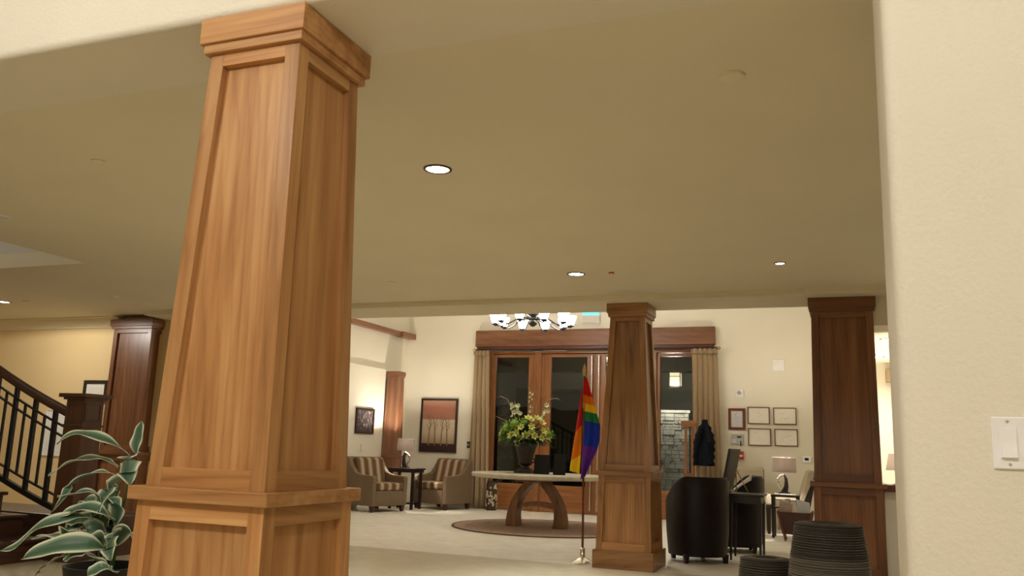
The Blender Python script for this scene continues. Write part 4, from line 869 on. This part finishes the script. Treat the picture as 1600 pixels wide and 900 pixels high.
# ------------------------------------------------------------------ coat stand and coat
t = thing('coat_stand', (-2.42, 14.30, 0), 'wooden coat stand before the right sidelight', 'coat stand')
for sx in (-.055, .055): box(sx - .02, sx + .02, -.02, .02, .05, 1.58).build('post', 'door_z', t, bevel=0.003)
box(-.13, .13, -.035, .035, 1.54, 1.64).build('head_block', 'door_x', t, bevel=0.006)
for x in (-.16, .16): MB().tube([(x * .8, -.02, 1.58), (x, -.05, 1.58), (x * 1.1, -.08, 1.62)], .010, 6).build('hook', 'steel', t, smooth=True)
for a in range(4): MB().slab([(.0, .02), (.22, 0), (.24, 0), (.24, .04), (.03, .09), (0, .09)], -.02, .02).build('foot', 'door_x', t, rotz=a * PI / 2 + .4)
box(-.09, .09, -.03, .03, .72, .79).build('cross_bar', 'door_x', t, bevel=0.004)
t = thing('hanging_coat', (-2.17, 14.20, 0), 'dark navy padded coat hanging on the coat stand', 'coat')
def coat(u, v):
    a = u * 2 * PI; z = .92 + v * .74
    hw = .165 * (1 - .85 * max(0, v - .55) ** 1.4 / .33) + .012 * math.sin(v * 40); dp = .075 * (1 - .6 * v ** 3)
    return (hw * math.cos(a) + .02 * v, dp * math.sin(a) * (1 + .2 * math.sin(a * 5)), z)
mb = MB().grid(coat, 40, 34); mb.build('body', 'coat_cloth', t, smooth=True)
for sx in (-1, 1): MB().tube([(sx * .05 + .02, -.06, 1.52), (sx * .11 + .01, -.085, 1.30), (sx * .12, -.075, 1.05), (sx * .115, -.07, .96)], [.04, .05, .045, .04], 10).build('sleeve', 'coat_cloth', t, smooth=True)

# ------------------------------------------------------------------ ribbed pots in front
def ribbed_pot(loc, prof, label, mat='ribbed_pot'):
    t = thing('ribbed_pot', loc, label, 'planter', 'ribbed black pots by the right wall')
    z1 = prof[-1][1]; pts = []; nr = int(z1 / .0125)
    def rad(z):
        for (r0, a), (r1, b) in zip(prof, prof[1:]):
            if a <= z <= b: return r0 + (r1 - r0) * (z - a) / (b - a)
        return prof[-1][0]
    for k in range(nr):
        z = k * z1 / nr
        pts += [(rad(z), z), (rad(z) + .0055, z + .004), (rad(z) + .0055, z + .008)]
    rt = prof[-1][0]
    pts += [(rt, z1 - .006), (rt - .008, z1), (rt - .055, z1 + .004), (rt - .066, z1 - .004), (rt - .07, z1 - .10), (1e-6, z1 - .11)]
    MB().lathe(pts, 56).build('body', mat, t, smooth=True)
    MB().lathe([(1e-6, z1 - .10), (rt - .071, z1 - .10)], 32, caps=False).build('dark_lining', 'pot_black', t)
ribbed_pot((-.112, 5.0, 0), [(.15, 0), (.205, .25), (.212, .42), (.195, .58), (.166, .775)], 'taller ribbed black pot in front of the wide dark pier')
ribbed_pot((-.455, 5.22, 0), [(.10, 0), (.15, .2), (.155, .35), (.135, .55)], 'shorter ribbed black pot left of the taller one', 'ribbed_pot_dark')

# ------------------------------------------------------------------ bright room bits
t = thing('window_valance', (.66, 14.44, 0), 'tan fabric valance in the bright room past the right pier', 'valance')
box(-.07, .9, -.06, .10, 2.30, 2.50).build('valance_box', 'curtain_cloth', t, bevel=0.006); box(.0, .88, .02, .10, 1.92, 2.30).build('shade', 'curtain_cloth', t, bevel=0.004)
t = thing('counter_lamp', (.62, 12.8, .0), 'lit white lamp beyond the dark counter', 'lamp')
MB().lathe([(.12, 0), (.12, .02), (.02, .04), (.015, .9), (.015, 1.0)], 16).build('stand', 'steel', t, smooth=True)
MB().lathe([(.15, .98), (.11, 1.20), (.107, 1.20), (.147, .98)], 28, ring=True).build('shade', 'lampshade', t, smooth=True)
lamp('counter_lamp_light', 'POINT', (0, 0, 1.12), 60, LAMPC, .04, t)
t = thing('paper_sheet', (.46, 8.55, .9), 'white paper lying on the dark counter', 'paper')
box(-.10, .12, -.08, .06, 0, .004).build('sheet', 'paper_white', t); box(-.09, .11, -.07, .05, .004, .007).build('top_sheet', 'paper', t)

# ------------------------------------------------------------------ staircase
sy0, sy1 = 4.85, 5.83
t = thing('staircase', (-6.4, 5.0, 0), 'dark wooden staircase rising to the left', 'staircase')
for k in range(9):
    x1 = -6.66 - k * .29 - (.02 if k else 0); z0, z1 = k * .185, (k + 1) * .185
    box(x1 + 6.4 - .33, x1 + 6.4, sy0 - 5.0, sy1 - 5.0, max(0, z0 - .2), z1 - .03).build('riser', 'stair_y', t)
    box(x1 + 6.4 - .31, x1 + 6.43, sy0 - 5.03, sy1 - 4.97, z1 - .03, z1).build('tread', 'stair_y', t, bevel=0.008)
box(-2.2, .05, 1.06, 1.75, 0, .36).build('landing', 'stair_x', t, bevel=0.006)
t = thing('newel_post', (-6.47, 5.90, 0), 'dark wooden newel post at the foot of the stairs', 'newel post')
box(-.145, .145, -.115, .115, 0, .36).build('base', 'stair_x', t, bevel=0.006); box(-.155, .155, -.125, .125, .36, .385).build('base_cap', 'stair_x', t, bevel=0.004)
MB().hexa([(-.118, -.118, .385), (.118, -.118, .385), (.118, .118, .385), (-.118, .118, .385), (-.108, -.108, 1.41), (.108, -.108, 1.41), (.108, .108, 1.41), (-.108, .108, 1.41)]).build('shaft', 'stair_z', t, bevel=0.003)
box(-.122, .122, -.122, .122, .985+.18, 1.005+.18).build('neck_band', 'stair_x', t, bevel=0.003)
for k in range(4):
    mb = MB(); z0, z1 = 1.21, 1.38
    for a in ((-.07, -.05, z0, z1), (.05, .07, z0, z1), (-.05, .05, z0, z0 + .02), (-.05, .05, z1 - .02, z1)): mb.box(a[0] * 1.4, a[1] * 1.4, -.117, -.104, a[2], a[3])
    mb.build('panel_frame', 'stair_z', t, rotz=k * PI / 2)
box(-.13, .13, -.13, .13, 1.405, 1.425).build('cap_moulding', 'stair_x', t, bevel=0.003); box(-.16, .16, -.16, .16, 1.425, 1.46).build('cap', 'stair_x', t, bevel=0.005)
t = thing('stair_railing', (-6.62, 5.90, 0), 'black stair railing with a curved dark wooden handrail', 'railing')
def rz(x):   # handrail height over x (negative = further up the stairs)
    s = -x; return 1.24 + .33 * s + .07 * s * s
def bz(x): s = -x; return .39 + .28 * s + .06 * s * s
xs = [-.02 - .06 * k for k in range(34)]
mb = MB(); pr = [(-.03, 0), (.03, 0), (.036, .03), (.03, .065), (.012, .08), (-.012, .08), (-.03, .065), (-.036, .03)]
vs = [(x, y, rz(x) + z) for x in xs for y, z in pr]; m = len(pr)
mb.add(vs, [(i * m + j, i * m + (j + 1) % m, (i + 1) * m + (j + 1) % m, (i + 1) * m + j) for i in range(len(xs) - 1) for j in range(m)] + [tuple(range(m)), tuple((len(xs) - 1) * m + j for j in range(m - 1, -1, -1))])
mb.build('handrail', 'stair_x', t, smooth=True)
def bar(zf, hh, yy=.012):
    mb = MB(); vs = []
    for x in xs: vs += [(x, -yy, zf(x)), (x, yy, zf(x)), (x, yy, zf(x) + hh), (x, -yy, zf(x) + hh)]
    mb.add(vs, [(i * 4 + j, i * 4 + (j + 1) % 4, (i + 1) * 4 + (j + 1) % 4, (i + 1) * 4 + j) for i in range(len(xs) - 1) for j in range(4)] + [(0, 1, 2, 3), tuple((len(xs) - 1) * 4 + j for j in range(4))]); return mb
bar(bz, .05, .018).build('bottom_rail', 'black_metal', t)
bar(lambda x: rz(x) - .11, .016).build('upper_bar', 'black_metal', t); bar(lambda x: rz(x) - .20, .016).build('upper_bar', 'black_metal', t)
bar(lambda x: bz(x) + .13, .016).build('lower_bar', 'black_metal', t)
for k in range(7):
    x = -.20 - k * .265
    box(x - .020, x + .020, -.016, .016, bz(x) + .03, rz(x) + .02).build('baluster', 'black_metal', t)
    xm = x - .1325; box(xm - .009, xm + .009, -.010, .010, bz(xm) + .13, rz(xm) - .10).build('spindle', 'black_metal', t)

# ------------------------------------------------------------------ variegated plant beside the large column
PLX, PLY = -3.02, 3.02
t = thing('planter', (PLX - .06, PLY, 0), 'tall black planter holding the variegated plant', 'planter')
MB().lathe([(.10, 0), (.12, .02), (.15, .45), (.165, .52), (.17, .545), (.155, .545), (.145, .48), (1e-6, .47)], 32).build('body', 'pot_black', t, smooth=True)
MB().lathe([(1e-6, .485), (.146, .485)], 24, caps=False).build('soil', 'soil', t)
pl = thing('variegated_plant', (PLX - .06, PLY, .486), 'leafy plant with cream edged green leaves beside the large column', 'plant')
LEAVES = [
    ([(-2.971, 2.98, 1.023), (-3.036, 2.93, 1.081), (-3.138, 2.9, 1.106), (-3.215, 2.88, 1.111), (-3.273, 2.86, 1.062)], 0.03, 0.5),
    ([(-3.048, 3.0, 0.972), (-3.14, 3.0, 1.001), (-3.218, 2.98, 1.0), (-3.315, 2.96, 0.974), (-3.393, 2.94, 0.917)], 0.03, 0.3),
    ([(-2.988, 2.95, 0.919), (-3.014, 2.93, 0.946), (-3.048, 2.9, 0.95), (-3.128, 2.88, 0.92), (-3.175, 2.86, 0.881), (-3.189, 2.85, 0.841), (-3.229, 2.84, 0.775)], 0.024, 0.1),
    ([(-3.054, 2.95, 0.797), (-3.053, 2.9, 0.85), (-3.087, 2.88, 0.867), (-3.148, 2.86, 0.849), (-3.222, 2.85, 0.841)], 0.026, 0.2),
    ([(-2.913, 2.9, 0.931), (-2.905, 2.85, 0.909), (-2.918, 2.82, 0.864), (-2.926, 2.8, 0.792)], 0.045, -0.9),
    ([(-2.831, 2.9, 1.039), (-2.83, 2.84, 1.018), (-2.817, 2.82, 0.967), (-2.769, 2.8, 0.911)], 0.055, -0.3),
    ([(-2.898, 2.95, 1.018), (-2.911, 2.95, 1.073), (-2.899, 2.95, 1.129), (-2.895, 2.95, 1.176)], 0.026, 0.0),
    ([(-2.983, 2.95, 0.746), (-3.022, 2.9, 0.79), (-3.085, 2.86, 0.796), (-3.134, 2.84, 0.775), (-3.177, 2.82, 0.741)], 0.04, 0.5),
    ([(-3.036, 2.9, 0.746), (-3.09, 2.85, 0.765), (-3.157, 2.8, 0.741), (-3.222, 2.76, 0.706), (-3.302, 2.74, 0.63), (-3.385, 2.74, 0.609)], 0.036, 0.6),
    ([(-2.933, 2.9, 0.623), (-2.957, 2.82, 0.659), (-3.044, 2.76, 0.654), (-3.128, 2.72, 0.63), (-3.204, 2.7, 0.592)], 0.05, 0.85),
    ([(-2.955, 2.86, 0.64), (-2.982, 2.8, 0.633), (-2.996, 2.76, 0.617), (-3.016, 2.74, 0.597)], 0.03, 0.5),
    ([(-3.078, 2.9, 0.62), (-3.073, 2.82, 0.613), (-3.13, 2.8, 0.587), (-3.175, 2.78, 0.553), (-3.203, 2.77, 0.515)], 0.014, 0.2),
    ([(-2.879, 2.9, 0.545), (-2.861, 2.8, 0.576), (-2.876, 2.76, 0.561), (-2.904, 2.75, 0.524)], 0.032, 0.5),
    ([(-2.887, 2.9, 0.725), (-2.852, 2.82, 0.703), (-2.845, 2.8, 0.661), (-2.806, 2.78, 0.612)], 0.042, -0.7),
    ([(-3.162, 3.0, 0.732), (-3.194, 2.96, 0.725), (-3.234, 2.94, 0.7), (-3.243, 2.93, 0.66)], 0.045, 0.9),
    ([(-3.07, 3.02, 0.704), (-3.119, 3.0, 0.735), (-3.206, 3.0, 0.729), (-3.266, 3.0, 0.693), (-3.179, 3.0, 0.635)], 0.05, 0.6),
    ([(-3.069, 3.02, 0.768), (-3.132, 3.0, 0.814), (-3.209, 3.0, 0.818), (-3.262, 3.0, 0.799)], 0.03, 0.5),
    ([(-3.1, 3.02, 0.623), (-3.124, 3.0, 0.702), (-3.167, 3.0, 0.764), (-3.156, 3.0, 0.829)], 0.045, 0.9),
    ([(-3.069, 3.05, 0.638), (-3.103, 3.05, 0.716), (-3.105, 3.05, 0.797), (-3.078, 3.05, 0.839)], 0.045, 0.3),
    ([(-3.271, 3.1, 0.603), (-3.56, 3.2, 0.617), (-3.738, 3.25, 0.601), (-3.869, 3.3, 0.579)], 0.03, 0.3)]
LEAVES += [
    ([(-3.093, 3.05, 0.653), (-3.116, 3.0, 0.719), (-3.153, 2.96, 0.743), (-3.216, 2.95, 0.724), (-3.228, 2.95, 0.668)], 0.045, 0.7),
    ([(-3.081, 3.02, 0.64), (-3.038, 2.95, 0.696), (-3.052, 2.9, 0.714), (-3.076, 2.88, 0.676), (-3.069, 2.87, 0.631)], 0.045, 0.8),
    ([(-3.028, 3.0, 0.709), (-2.997, 2.98, 0.775), (-3.005, 2.96, 0.823), (-3.062, 2.95, 0.844)], 0.04, 0.2),
    ([(-3.035, 3.0, 0.614), (-2.951, 2.95, 0.678), (-2.885, 2.92, 0.716), (-2.84, 2.92, 0.688)], 0.04, 0.5),
    ([(-3.024, 2.95, 0.604), (-3.02, 2.9, 0.647), (-2.942, 2.86, 0.686), (-2.888, 2.84, 0.669)], 0.04, 0.6),
    ([(-3.068, 2.95, 0.616), (-3.076, 2.9, 0.666), (-3.129, 2.88, 0.672), (-3.18, 2.86, 0.663)], 0.035, 0.7),
    ([(-3.034, 3.0, 0.883), (-3.055, 2.98, 0.875), (-3.066, 2.96, 0.804), (-3.014, 2.95, 0.744)], 0.045, 0.4),
    ([(-3.072, 3.0, 0.58), (-3.053, 2.9, 0.591), (-2.915, 2.85, 0.585), (-2.862, 2.84, 0.568)], 0.03, 0.6)]
for sp, wd, tilt in LEAVES:
    P_ = [Vector(p) - Vector((PLX - .06, PLY, .486)) for p in sp]
    def cat(q):      # Catmull-Rom along the spine
        n = len(P_) - 1; i = min(int(q * n), n - 1); f_ = q * n - i
        p0, p1, p2, p3 = P_[max(i - 1, 0)], P_[i], P_[i + 1], P_[min(i + 2, n)]
        return 0.5 * ((2 * p1) + (p2 - p0) * f_ + (2 * p0 - 5 * p1 + 4 * p2 - p3) * f_ ** 2 + (3 * p1 - p0 - 3 * p2 + p3) * f_ ** 3)
    wob = random.uniform(0, 6)
    def fn(u, v):
        c = cat(v); tn = (cat(min(1, v + .02)) - cat(max(0, v - .02))).normalized()
        sd = tn.cross(Vector((0, 0, 1)))
        if sd.length < .6: sd = Vector((.95, .3, 0))
        sd.normalize(); up = sd.cross(tn).normalized()
        s2 = sd * math.cos(tilt) + up * math.sin(tilt); n2 = s2.cross(tn)
        e = (u - .5) * 2; prof = (math.sin(PI * min(1, max(0, (v - .10) / .9)) ** .8)) ** .8 if v > .10 else 0
        ww = wd * max(.03, prof)
        return c + s2 * e * ww + n2 * (abs(e) ** 1.3 * ww * .30 + .006 * math.sin(v * 14 + wob + e) * abs(e))
    MB().grid(fn, 10, 22).build('leaf', 'variegated', pl, smooth=True, solid=.0012)
for k in range(5):
    a = k * 1.25; MB().tube([(.03 * math.cos(a), .03 * math.sin(a), 0), (.05 * math.cos(a), .05 * math.sin(a), .2), (.03 * math.cos(a) + .05, .02 * math.sin(a), .42)], [.007, .006, .004], 6).build('stem', 'leaf_dark', pl, smooth=True)
